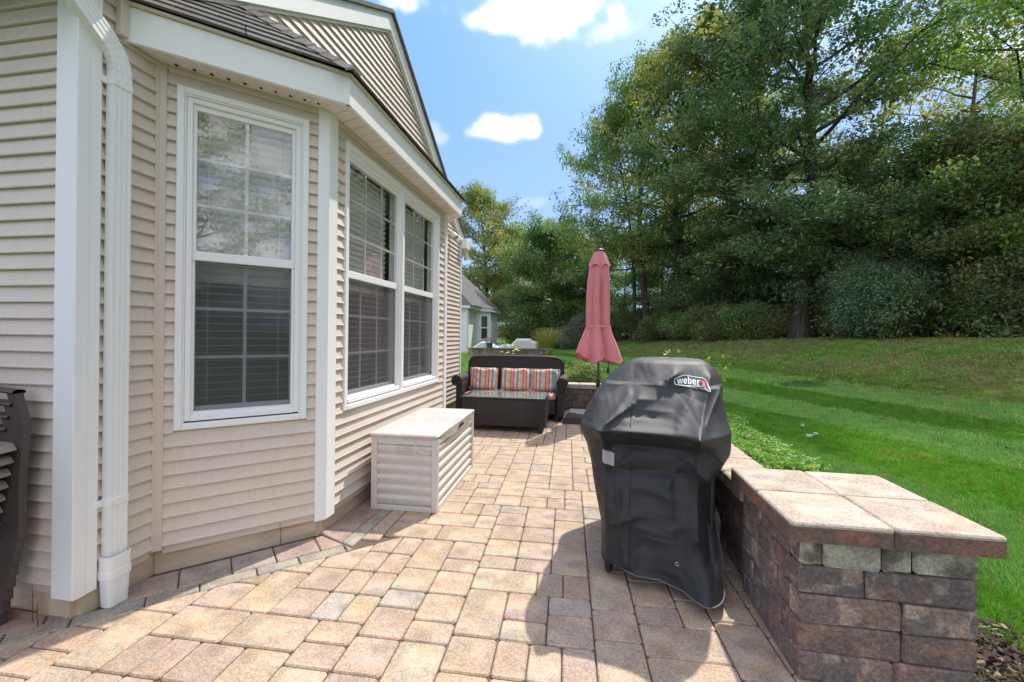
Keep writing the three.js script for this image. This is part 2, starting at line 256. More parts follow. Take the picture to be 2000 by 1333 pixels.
// ------------------------------------------------------------------ terrain: lawn that lies level and climbs to the edge of the wood
const slopeP = (x, u) => x * .94 + u * .34;
function ground(x, u) {
  const p = slopeP(x, u); let y = 1.3 * sstep(7.5, 17.5, p) + .05 * Math.max(0, p - 17.5) * .4;
  y += .03 * (fbm(x * .25, u * .25, 2, 5) - .5) * sstep(2, 5, p);
  if (u > 7.2) y += .15 * sstep(8, 24, u) * sstep(3, -3, p - 8);
  const inPatio = sstep(1.15, .95, x) * sstep(7.6, 7.2, u);
  return lerp(y, -.16, inPatio);
}
{
  const xs = [], us = [];
  for (let x = -70; x <= 80; x += (x >= -6 && x < 20 ? .5 : 3)) xs.push(x);
  for (let u = -30; u <= 130; u += (u >= -2 && u < 30 ? .5 : 3)) us.push(u);
  xs.push(.95, 1.15); us.push(7.2, 7.6); xs.sort((a, b) => a - b); us.sort((a, b) => a - b);
  const nx = xs.length - 1, nu = us.length - 1;
  const g = gridGeo(nx, nu, (a, b) => { const x = xs[Math.round(a * nx)], u = us[Math.round(b * nu)]; return W(x, ground(x, u), u); });
  const uv = g.attributes.uv, p = g.attributes.position; for (let i = 0; i < uv.count; i++) uv.setXY(i, p.getX(i), -p.getZ(i));
  const tl = tex(512, 512, 3, (x, y) => { const a = fbm(x * 60, y * 60, 3, 201, 60), b = fbm(x * 6, y * 6, 3, 202, 6); const v = .5 + .5 * (a - .5) + .25 * (b - .5); return [v * .62, v * .85, v * .3]; });
  const o = obj('lawn', g, mat(lin(.5, .7, .3), 1, { map: tl }));
  structure(o);
}
// ------------------------------------------------------------------ the house
const house = thing('house', 'beige vinyl sided house with white trimmed bay window and gable', 'house');
const PITCH = .0735, YB = .145, XB = -2.21, XD = -1.63, UA = 1.54, UE = 7.33, SOF = 2.667, FH = .158;
// a wall frame: origin (x, u), direction along the wall, outward normal; L(s, y, n) -> world
function wallFrame(x0, u0, dx, du, nx, nu) { return (s, y, n) => W(x0 + dx * s + nx * n, y, u0 + du * s + nu * n); }
const Q = Math.SQRT1_2;
const FA = wallFrame(XB, UA, -1, 0, 0, -1);            // s runs away from the corner
const FB = wallFrame(XB, UA, 0, 1, 1, 0);              // the long gabled wall, s = u - UA
const FC = wallFrame(XB, 1.895, Q, Q, Q, -Q);          // bay, splayed side
const FD = wallFrame(XD, 2.475, 0, 1, 1, 0);           // bay, front
const FCF = wallFrame(XD, 4.79, -Q, Q, Q, Q);          // bay, far splayed side
const CL = .82, DL = 4.79 - 2.475;
function box3(F, s0, s1, y0, y1, n0, n1, c = 0) {      // box in a wall frame
  const v = (s, y, n) => F(s, y, n), g = new GB();
  const A = [v(s0, y0, n1), v(s1, y0, n1), v(s1, y1, n1), v(s0, y1, n1)], B = [v(s0, y0, n0), v(s1, y0, n0), v(s1, y1, n0), v(s0, y1, n0)];
  if (c) { const a = [v(s0 + c, y0 + c, n1), v(s1 - c, y0 + c, n1), v(s1 - c, y1 - c, n1), v(s0 + c, y1 - c, n1)], b = [v(s0, y0, n1 - c), v(s1, y0, n1 - c), v(s1, y1, n1 - c), v(s0, y1, n1 - c)];
    g.quad(...a); for (let i = 0; i < 4; i++) { const j = (i + 1) % 4; g.quad(b[i], b[j], a[j], a[i]); g.quad(B[i], B[j], b[j], b[i]); } }
  else { g.quad(...A); for (let i = 0; i < 4; i++) { const j = (i + 1) % 4; g.quad(B[i], B[j], A[j], A[i]); } }
  g.quad(B[3], B[2], B[1], B[0]);
  return g.geo();
}
function board(F, s0, s1, y, sTop0 = s0, sTop1 = s1, p = PITCH) {   // one course of lapped siding
  const g = new GB(), pr = [[.004, .0], [.0235, -.001], [.025, .004], [.022, .011], [.0065, p + .001]];
  const rnd = hash(Math.round(s0 * 1000), Math.round(y * 1000), 7);
  for (let i = 0; i + 1 < pr.length; i++) { const [n0, a] = pr[i], [n1, b] = pr[i + 1], e = q => q / p; const l0 = lerp(s0, sTop0, e(a)), r0 = lerp(s1, sTop1, e(a)), l1 = lerp(s0, sTop0, e(b)), r1 = lerp(s1, sTop1, e(b));
    g.quad(F(l0, y + a, n0), F(r0, y + a, n0), F(r1, y + b, n1), F(l1, y + b, n1), [l0 + rnd, a], [r0 + rnd, a], [r1 + rnd, b], [l1 + rnd, b]); }
  return g.geo();
}
function sided(name, F, s0, s1, y0, y1, hole, first = YB) {   // backing wall + its boards
  const hs = hole ? [[s0, hole[0], y0, y1], [hole[1], s1, y0, y1], [hole[0], hole[1], y0, hole[2]], [hole[0], hole[1], hole[3], y1]] : [[s0, s1, y0, y1]];
  const w = obj(name, hs.filter(h => h[1] > h[0] && h[3] > h[2]).map(h => box3(F, h[0], h[1], h[2], h[3], -.12, .002)), M.sidingTrim, house);
  for (let y = first, k = 0; y < y1 - .02; y += PITCH, k++) {
    const top = Math.min(PITCH, y1 - y), spans = hole && y + top > hole[2] + .01 && y < hole[3] - .012 ? [[s0, hole[0]], [hole[1], s1]] : [[s0, s1]];
    for (const [a, b] of spans) if (b - a > .01) obj('siding_board', board(F, a, b, y, a, b, top), M.siding, w);
  }
  return w;
}
const wC = [.074, .716, .745, 2.575], wD = [2.662 - 2.475, 4.537 - 2.475, .745, 2.575];
sided('return_wall', FA, .085, 2.4, .1, 3.2);
sided('side_wall', FB, .068, .33, .1, 2.95);
sided('bay_side_wall', FC, .034, CL - .05, .1, SOF + .02, wC);
sided('bay_front_wall', FD, .085, DL - .06, .1, SOF + .02, wD);
sided('bay_far_wall', FCF, .05, CL, .1, SOF + .02);
sided('far_side_wall', FB, 5.36 - UA, UE - UA - .04, .1, 2.95);
// gable: boards between the rakes
{
  const top = 4.7, mid = (UE - UA) / 2, run = mid + .1, slope = (top - 2.86) / run;
  const ext = y => Math.max(0, (top - y) / slope);
  const g = new GB(), a = FB(mid - ext(2.9), 2.9, -.05), b = FB(mid + ext(2.9), 2.9, -.05), c = FB(mid, top, -.05), n = (v, d) => v.clone().add(new THREE.Vector3(d, 0, 0));
  g.tri(n(a, .05), n(b, .05), n(c, .05), [0, 0], [1, 0], [.5, 1]); g.tri(n(c, -.06), n(b, -.06), n(a, -.06), [0, 0], [1, 0], [.5, 1]);
  const w = obj('gable_wall', g.geo(), M.sidingTrim, house);
  for (let y = YB + PITCH * 38; y < top - .06; y += PITCH) {
    // behind the bay's roof the lowest courses are not built
    let s0 = mid - ext(y), s1 = mid + ext(y); const t0 = mid - ext(y + PITCH), t1 = mid + ext(y + PITCH);
    obj('siding_board', board(FB, s0, s1, y, t0, t1), M.siding, w);
  }
  // rakes: white boards with an overhang, roof edge above
  const rakeTop = 4.82, OV = .055;
  for (const sg of [-1, 1]) {
    const e = run + .22, P = (d, y, n) => FB(mid + sg * d, y, n), yAt = d => rakeTop - d * slope;
    const bar = (n0, n1, dy0, dy1, d0, d1) => { const g = new GB(), q = [[d0, yAt(d0) + dy0], [d1, yAt(d1) + dy0], [d1, yAt(d1) + dy1], [d0, yAt(d0) + dy1]]; const f = q.map(([d, y]) => P(d, y, n1)), k = q.map(([d, y]) => P(d, y, n0)); if (sg < 0) { f.reverse(); k.reverse(); } g.quad(...f); for (let i = 0; i < 4; i++) { const j = (i + 1) % 4; g.quad(k[i], k[j], f[j], f[i]); } g.quad(k[3], k[2], k[1], k[0]); return g.geo(); };
    obj('rake_board', bar(.0, OV, -.2, -.02, 0, e), M.white, house);
    
    obj('rake_frieze', bar(.0205, .034, -.23, -.2, 0, e - .1), M.soffit, house);
    obj('roof_edge', [bar(-3.2, OV + .035, -.018, .012, 0, e + .02), bar(-3.2, OV + .02, .012, .028, 0, e + .01)], M.shingle[0], house);
  }
  // eaves returns
  const r1 = [UE - UA - .03, UE - UA + .2], y0 = 2.79;
  obj('eave_return', box3(FB, r1[0], r1[1], y0, y0 + .17, -.3, .12, .004), M.white, house);
  obj('eave_return', box3(FB, -.22, .165, 2.86, 3.06, -.3, .15, .004), M.white, house);
  obj('eave_return_block', box3(FB, .128, .163, 2.66, 2.86, .018, .05, .003), M.sidingTrim, house);
  obj('gutter_end', box3(FB, UE - UA + .2, UE - UA + .3, y0 + .09, y0 + .19, -.1, .12, .006), M.white, house);
  // body of the house behind the walls, so that no light leaks in
  const bodyY = 2.9; const bd = new GB();
  const prism = [[-3.2 + .2, 0]];
  obj('back_wall', [bxAt(-8, -7.9, 0, 4.2, UA - .1, UE, 0.002), bxAt(-8, XB - .13, 0, 3.2, UE - .12, UE - .02, .002), bxAt(-8, -4.62, 0, 3.2, UA + .02, UA + .12, .002)], M.sidingTrim, house);
}
// foundation
obj('foundation', [box3(FA, .0, 2.4, -.1, YB + .003, -.2, -.024), box3(FB, -.0, 6, -.1, YB + .003, -.2, -.024), box3(FC, -.0, CL, -.1, YB + .002, -.2, -.024), box3(FD, -.01, DL, -.1, YB + .002, -.2, -.025), box3(FCF, 0, CL, -.1, YB + .002, -.2, -.024)], M.concrete, house);
// corner posts
function cornerPost(F1, s1, F2, s2, y0, y1, n = .032) { // two boards that meet at an outside corner
  return [box3(F1, Math.min(...s1), Math.max(...s1), y0, y1, -.02, n, .003), box3(F2, Math.min(...s2), Math.max(...s2), y0, y1, -.02, n, .003)];
}
obj('corner_post', cornerPost(FA, [-.03, .085], FB, [.021, .068], .095, 3.3, .03), M.white, house);
obj('corner_post', cornerPost(FC, [CL - .052, CL + .012], FD, [-.012, .085], .098, SOF, .03), M.white, house);
obj('corner_post', cornerPost(FD, [DL - .06, DL + .012], FCF, [-.012, .05], .098, SOF, .03), M.white, house);
obj('corner_post', box3(FB, UE - UA - .045, UE - UA + .01, .098, 2.9, -.02, .03, .003), M.white, house);
// inside corner: two channels with a groove between
obj('corner_channel', box3(FB, .322, .35, .128, SOF, -.02, .024, .004), M.sidingTrim, house);
obj('corner_channel', box3(FC, .002, .034, .125, SOF, -.02, .026, .004), M.sidingTrim, house);
// frieze of flat siding below the soffit
obj('frieze', box3(FC, .04, CL - .05, SOF - .035, SOF + .01, .004, .024, .003), M.sidingTrim, house);
obj('frieze', box3(FD, .09, DL - .06, SOF - .035, SOF + .01, .004, .024, .003), M.sidingTrim, house);
// soffit, fascia and roof of the bay
const P0 = [XB, 1.675], P1 = [-1.43, 2.398], P2 = [-1.455, 4.87], P3 = [XB, 5.6];
{
  const sh = new THREE.Shape([P0, P1, P2, P3, [XB, 1.675]].map(p => new THREE.Vector2(p[0], p[1])));
  const inner = [[XB + .005, P0[1] + .02], [P1[0] - .02, P1[1] + .012], [P2[0] - .02, P2[1] - .012], [XB + .005, P3[1] - .02]];
  const g = new GB(); const v = (p, y) => W(p[0], y, p[1]);
  g.quad(v(inner[0], SOF), v(inner[1], SOF), v(inner[2], SOF), v(inner[3], SOF)); g.quad(v(inner[3], SOF + .015), v(inner[2], SOF + .015), v(inner[1], SOF + .015), v(inner[0], SOF + .015));
  const so = obj('soffit', g.geo(), M.soffit, house);
  // ribs and vent slots of the soffit panels, across each eave
  const edge = (a, b, wa, wb, n) => { for (let i = 0; i <= n; i++) { const t = (i + .5) / (n + 1); const o = [lerp(a[0], b[0], t), lerp(a[1], b[1], t)], w = [lerp(wa[0], wb[0], t), lerp(wa[1], wb[1], t)];
    const d = W(w[0] - o[0], 0, w[1] - o[1]).normalize(), pp = W(b[0] - a[0], 0, b[1] - a[1]).normalize(); const A = W(o[0], SOF, o[1]).addScaledVector(d, .02), B = W(w[0], SOF, w[1]);
    const q = (P, k, y) => P.clone().addScaledVector(pp, k).setY(y); const gg = new GB(); gg.quad(q(A, -.004, SOF - .004), q(A, .004, SOF - .004), q(B, .004, SOF - .004), q(B, -.004, SOF - .004)); gg.quad(q(A, -.004, SOF), q(A, -.004, SOF - .004), q(B, -.004, SOF - .004), q(B, -.004, SOF)); gg.quad(q(A, .004, SOF - .004), q(A, .004, SOF), q(B, .004, SOF), q(B, .004, SOF - .004)); obj('panel_rib', gg.geo(), M.soffit, so); } };
  edge(P0, P1, [XB, 1.9], [XD, 2.475], 9); edge(P1, P2, [XD, 2.475], [XD, 4.79], 22);
  for (let i = 0; i < 10; i++) { const t = (i + .9) / 10.6; obj('vent_slot', chBox(.012, .006, .016, .001).translate(lerp(XB + .03, XD + .05, t) , SOF - .003, -lerp(1.9, 2.44, t) + .03), M.dark, so); }
  const fasciaSeg = (a, b) => { const dx = b[0] - a[0], du = b[1] - a[1], l = Math.hypot(dx, du); const F = wallFrame(a[0], a[1], dx / l, du / l, du / l, -dx / l); return [F, l]; };
  for (const [a, b] of [[P0, P1], [P1, P2], [P2, P3]]) { const [F, l] = fasciaSeg(a, b); const lo = a === P0 ? .0 : 0; obj('fascia', box3(F, lo, l + .004, SOF - .012, SOF + FH, -.022, 0, .003), M.white, house); obj('drip_edge', box3(F, lo, l + .008, SOF + FH + .001, SOF + FH + .016, -.03, .018, .002), M.sidingTrim, house); }
  // roof: splayed plane (triangle), front plane, hip caps; shingles course by course
  const ev = .035, ye = SOF + FH + .018, K = new THREE.Vector3(XB + .012, 3.37, -2.44), K2 = new THREE.Vector3(XB + .012, 3.37, -4.83);
  const E0 = W(P0[0] + .01, ye, P0[1] - .03), E1 = W(P1[0] + ev, ye, P1[1] - .02), E2 = W(P2[0] + ev, ye, P2[1] + .03), E3 = W(P3[0] + .01, ye, P3[1] + .04);
  const rg = new GB(); rg.tri(E0, E1, K, [0, 0], [1, 0], [1, 1]); rg.quad(E1, E2, K2, K); rg.tri(E2, E3, K2, [0, 0], [1, 0], [1, 1]);
  // close from below
  rg.tri(K, E1, E0, [0, 0], [1, 0], [1, 1]);
  const roof = obj('bay_roof', rg.geo(), M.shingle[1], house);
  function shingles(a, b, top, topL, n) { // a, b: eave ends; top: plane's two upper points (left, right)
    const up = new THREE.Vector3(), nor = new THREE.Vector3().subVectors(b, a).cross(new THREE.Vector3().subVectors(top, a)).normalize(); if (nor.y < 0) nor.negate();
    for (let k = 0; k < n; k++) {
      const t0 = k / n, t1 = Math.min(1, (k + 1.08) / n), L = t => a.clone().lerp(topL, t), R = t => b.clone().lerp(top, t);
      const l0 = L(t0), r0 = R(t0), l1 = L(t1), r1 = R(t1), len = l0.distanceTo(r0), pcs = Math.max(1, Math.round(len / .3)), sh = (k % 2) * .5;
      for (let i = 0; i < pcs + 1; i++) { const f0 = clamp((i - sh) / pcs), f1 = clamp((i + 1 - sh) / pcs) - .006; if (f1 - f0 < .02) continue;
        const p = (l, r, f, h) => l.clone().lerp(r, f).addScaledVector(nor, h), g = new GB(), th = .011 + .004 * hash(i, k, 5), o = [hash(i, k, 1), hash(i, k, 2)];
        const q = [p(l0, r0, f0, th), p(l0, r0, f1, th), p(l1, r1, f1, .003), p(l1, r1, f0, .003)], bt = [p(l0, r0, f0, 0), p(l0, r0, f1, 0)]; const uv = v => [v.x + v.y + o[0], -v.z + o[1]];
        g.quad(q[0], q[1], q[2], q[3], uv(q[0]), uv(q[1]), uv(q[2]), uv(q[3])); g.quad(bt[0], bt[1], q[1], q[0], [0, 0], [.3, 0], [.3, .01], [0, .01]); g.tri(bt[0], q[0], q[3], [0, 0], [0, .01], [.1, 0]); g.tri(bt[1], q[2], q[1], [0, 0], [0, .01], [.1, 0]);
        obj('shingle', g.geo(), M.shingle[Math.floor(hash(i, k, 9) * 3)], roof); }
    }
  }
  shingles(E0, E1, K, K.clone().lerp(E0, .02), 7); shingles(E1, E2, K2, K, 7);
  const hip = 9; for (let i = 0; i < hip; i++) { const a = E1.clone().lerp(K, i / hip), b = E1.clone().lerp(K, (i + 1.15) / hip); const d = new THREE.Vector3().subVectors(b, a).normalize(), sd = new THREE.Vector3(0, 0, -1); const g = new GB(), w = .085; const p = (P, k, h) => P.clone().addScaledVector(sd, k).add(new THREE.Vector3(0, h, 0));
    const l0 = p(a, -w, .028 - .06), c0 = p(a, 0, .034), r0 = p(a, w, .03), l1 = p(b, -w, .016 - .06), c1 = p(b, 0, .022), r1 = p(b, w, .018); g.quad(l0, c0, c1, l1); g.quad(c0, r0, r1, c1); g.quad(p(a, -w, -.045), p(a, 0, .014), c0, l0); g.quad(p(a, 0, .014), p(a, w, .01), r0, c0); obj('hip_cap', g.geo(), M.shingle[i % 3], roof); }
  const fl = new GB(); fl.quad(W(XB + .022, ye + .03, P0[1] + .02), W(XB + .022, K.y + .03, 2.44), W(XB + .03, K.y + .075, 2.44), W(XB + .03, ye + .085, P0[1] + .02)); fl.quad(W(XB + .03, ye + .085, P0[1] + .02), W(XB + .03, K.y + .075, 2.44), W(XB + .004, K.y + .078, 2.44), W(XB + .004, ye + .088, P0[1] + .02)); obj('flashing', fl.geo(), M.sidingTrim, house);
}
// windows
function windowUnit(win, F, s0, s1, y0, y1, cols, rows, slatTilt, slatsFrom) {   // one double-hung unit inside the casing
  const fr = .028, mid = (y0 + y1) / 2 + .03, G = (n, a) => obj(n, a, n === 'muntin' ? M.whiteMatte : M.white, win);
  G('jamb', [box3(F, s0, s0 + fr, y0, y1, -.09, .012, .003), box3(F, s1 - fr, s1, y0, y1, -.09, .012, .003), box3(F, s0 + fr, s1 - fr, y1 - fr, y1, -.09, .012, .003), box3(F, s0 + fr, s1 - fr, y0, y0 + fr, -.09, .018, .003)]);
  const sash = (a, b, c, d, n0, n1, top) => {
    const w = .03; G('sash', [box3(F, a, a + w * .6, c, d, n0, n1, .002), box3(F, b - w * .6, b, c, d, n0, n1, .002), box3(F, a + w * .6, b - w * .6, d - w, d, n0, n1, .002), box3(F, a + w * .6, b - w * .6, c, c + (top ? .05 : .042), n0, n1, .002)]);
    const ga = a + w * .6, gb = b - w * .6, gc = c + (top ? .05 : .042), gd = d - w, nm = (n0 + n1) / 2;
    obj('pane', box3(F, ga - .002, gb + .002, gc - .002, gd + .002, nm + .003, nm + .0055), top ? M.glass : M.glassLow, win);
    for (let i = 1; i < cols; i++) { const s = lerp(ga, gb, i / cols); G('muntin', box3(F, s - .009, s + .009, gc, gd, nm - .008, nm - .001)); }
    for (let i = 1; i < rows; i++) { const y = lerp(gc, gd, i / rows); G('muntin', box3(F, ga, gb, y - .009, y + .009, nm - .0075, nm - .0015)); }
  };
  sash(s0 + fr, s1 - fr, mid - .03, y1 - fr, -.035, -.005, true);
  sash(s0 + fr, s1 - fr, y0 + fr, mid + .01, -.068, -.038, false);
  obj('insect_screen', box3(F, s0 + fr, s1 - fr, y0 + fr, mid - .03, -.0225, -.0215), M.screen, win);
  G('screen_frame', [box3(F, s0 + fr, s0 + fr + .014, y0 + fr, mid - .03, -.03, -.012), box3(F, s1 - fr - .014, s1 - fr, y0 + fr, mid - .03, -.03, -.012), box3(F, s0 + fr + .014, s1 - fr - .014, y0 + fr, y0 + fr + .02, -.03, -.012)]);
  // blinds
  const bp = .043; let k = 0;
  for (let y = y0 + .06; y < y1 - .05; y += bp, k++) { const closed = y > slatsFrom, t = closed ? 1.05 + .08 * hash(k, 3) : slatTilt + .06 * hash(k, 4), hw = .025, g = new GB(), a = s0 + .035, b = s1 - .035; const c = (d, e) => [ -.13 + Math.cos(t) * d * hw, y + Math.sin(t) * d * hw + e]; const [n0, q0] = c(-1, 0), [nm, qm] = c(0, .003), [n1, q1] = c(1, 0);
    g.quad(F(a, q0, n0), F(b, q0, n0), F(b, qm, nm), F(a, qm, nm)); g.quad(F(a, qm, nm), F(b, qm, nm), F(b, q1, n1), F(a, q1, n1)); g.quad(F(a, q1 - .002, n1), F(b, q1 - .002, n1), F(b, q0 - .002, n0), F(a, q0 - .002, n0)); obj('blind_slat', g.geo(), M.slat, win); }
  for (const f of [.18, .82]) obj('blind_cord', box3(F, lerp(s0, s1, f) - .0012, lerp(s0, s1, f) + .0012, y0 + .05, y1 - .04, -.104, -.1015), M.slat, win);
}
function casing(win, F, s0, s1, y0, y1, w = .034) {
  const c = .004; obj('casing', [box3(F, s0, s0 + w, y0, y1, .001, .03, c), box3(F, s1 - w, s1, y0, y1, .001, .03, c), box3(F, s0 + w, s1 - w, y1 - w, y1, .001, .03, c), box3(F, s0 + w, s1 - w, y0, y0 + w, .001, .034, c)], M.white, win);
  obj('casing_lip', [box3(F, s0 + w, s0 + w + .008, y0 + w, y1 - w, -.01, .022, .002), box3(F, s1 - w - .008, s1 - w, y0 + w, y1 - w, -.01, .022, .002), box3(F, s0 + w + .008, s1 - w - .008, y1 - w - .008, y1 - w, -.01, .022, .002)], M.white, win);
}
{
  const w1 = part('window', house); casing(w1, FC, ...wC); const k = .042; windowUnit(w1, FC, wC[0] + k, wC[1] - k, wC[2] + k, wC[3] - k, 2, 3, .12, 1.55);
  const w2 = part('window', house); casing(w2, FD, ...wD); const m = (wD[0] + wD[1]) / 2;
  windowUnit(w2, FD, wD[0] + k, m - .022, wD[2] + k, wD[3] - k, 3, 3, .12, 1.6); windowUnit(w2, FD, m + .022, wD[1] - k, wD[2] + k, wD[3] - k, 3, 3, .12, 1.6);
  obj('mullion', box3(FD, m - .022, m + .022, wD[2] + .034, wD[3] - .034, -.09, .024, .003), M.white, w2);
  // room behind the bay
  obj('interior_wall', [bxAt(-4.6, -4.5, .1, 2.8, UA + .15, UE - .15, .002), bxAt(-4.49, XB - .14, .1, 2.8, UA + .13, UA + .15, .002), bxAt(-4.49, XB - .14, .1, 2.8, UE - .16, UE - .13, .002), bxAt(XB - .12, XB - .1, SOF + .03, 3.6, 1.7, 5.6, .002)], M.room, house);
  const fl = new GB(), pts = [[-4.5, UA + .15], [XB - .02, UA + .15], [XB - .02, 1.92], [XD - .03, 2.5], [XD - .03, 4.77], [XB - .02, 5.35], [XB - .02, UE - .15], [-4.5, UE - .15]];
  for (let i = 1; i + 1 < pts.length; i++) { const v = (p, y) => W(p[0], y, p[1]); fl.tri(v(pts[0], .2), v(pts[i], .2), v(pts[i + 1], .2), pts[0], pts[i], pts[i + 1]); }
  obj('interior_floor', fl.geo(), M.roomFloor, house);
  obj('interior_ceiling', bxAt(-4.6, XB - .02, 2.72, 2.78, UA + .14, UE - .14, .002), M.room, house);
}
// downspout on the side wall, with elbow, straps and drain boot
{
  const ds = part('downspout', house); const u0 = 1.628, u1 = 1.708, x0 = XB + .022, x1 = XB + .066, um = (u0 + u1) / 2, xm = (x0 + x1) / 2;
  const ring = (P, ax, ay, az) => { // corrugated rectangular section: returns 14 points round
    const pr = [[-1, -1], [1, -1], [1, -.66], [.9, -.6], [.9, -.42], [1, -.36], [1, -.1], [.9, -.04], [.9, .14], [1, .2], [1, .46], [.9, .52], [.9, .68], [1, .74], [1, 1], [-1, 1]]; return pr.map(([a, b]) => P.clone().addScaledVector(ax, a * (x1 - x0) / 2).addScaledVector(az, b * (u1 - u0) / 2)); };
  const loft = (rings) => { const g = new GB(); for (let i = 0; i + 1 < rings.length; i++) { const A = rings[i], B = rings[i + 1], n = A.length; for (let k = 0; k < n; k++) { const m = (k + 1) % n; g.quad(A[k], A[m], B[m], B[k]); } } return g.geo(); };
  const X = new THREE.Vector3(1, 0, 0), Z = new THREE.Vector3(0, 0, -1);
  obj('pipe', loft([0, 1].map(t => ring(W(xm, lerp(.22, 2.47, t), um), X, null, Z))), M.white, ds);
  // elbow bends towards the corner and up, then the run to the gutter
  const path = [], dirEnd = W(-.05, .66, -.75).normalize();
  const bend = 9, rad = .11; for (let i = 0; i <= bend; i++) { const a = i / bend * .86; path.push([W(xm, 2.47 + Math.sin(a) * rad * 1.5, um - (1 - Math.cos(a)) * rad * 1.5), a, i % 2 ? 1.0 : .95]); }
  const mk = ([P, a, s]) => ring(P, X.clone().multiplyScalar(s), null, W(0, Math.sin(a), Math.cos(a)).multiplyScalar(s));
  obj('elbow', loft(path.map(mk)), M.white, ds);
  const [Pe, ae] = path[bend]; const d = W(0, Math.cos(ae), -Math.sin(ae)); obj('offset_pipe', loft([Pe, Pe.clone().addScaledVector(d, 1.0)].map(P => mk([P, ae, 1.03]))), M.white, ds);
  for (const y of [2.4, .46]) obj('strap', [bxAt(x0 - .002, x1 + .003, y, y + .035, u0 - .003, u1 + .003, .002), bxAt(XB + .021, x0 + .012, y + .002, y + .033, u0 - .035, u0 - .003, .002)], M.white, ds);
  const boot = part('drain_boot', ds);
  const rr = (hx, hu, y, n = 20) => Array.from({ length: n }, (_, i) => { const t = i / n * 6.2832, c = Math.cos(t), s = Math.sin(t); return W(xm + .004 + Math.sign(c) * Math.pow(Math.abs(c), .45) * hx, y, um + Math.sign(s) * Math.pow(Math.abs(s), .45) * hu); });
  obj('boot', [loft([rr(.03, .044, .0), rr(.033, .05, .1), rr(.034, .051, .125)]), loft([rr(.034, .051, .125), rr(.039, .056, .128), rr(.039, .056, .165), rr(.037, .054, .17)]), loft([rr(.036, .053, .17), rr(.037, .054, .232), rr(.033, .05, .232), rr(.032, .048, .18)])], M.white, boot);
}
// floodlight and siding block on the far side wall
{
  const L = part('wall_light', house); const P = W(XB + .02, 2.92, 6.7);
  obj('light_base', chBox(.03, .1, .1, .01).translate(P.x + .01, P.y, P.z), M.white, L);
  for (const k of [-1, 1]) { const g = limb([P.clone().add(new THREE.Vector3(.02, 0, k * .04)), P.clone().add(new THREE.Vector3(.07, -.02, k * .1)), P.clone().add(new THREE.Vector3(.1, -.06, k * .12)), P.clone().add(new THREE.Vector3(.13, -.11, k * .13))], [.012, .02, .04, .055], 12); obj('lamp_head', g, k > 0 ? mat(lin(.75, .68, .5), .3) : M.white, L); }
}
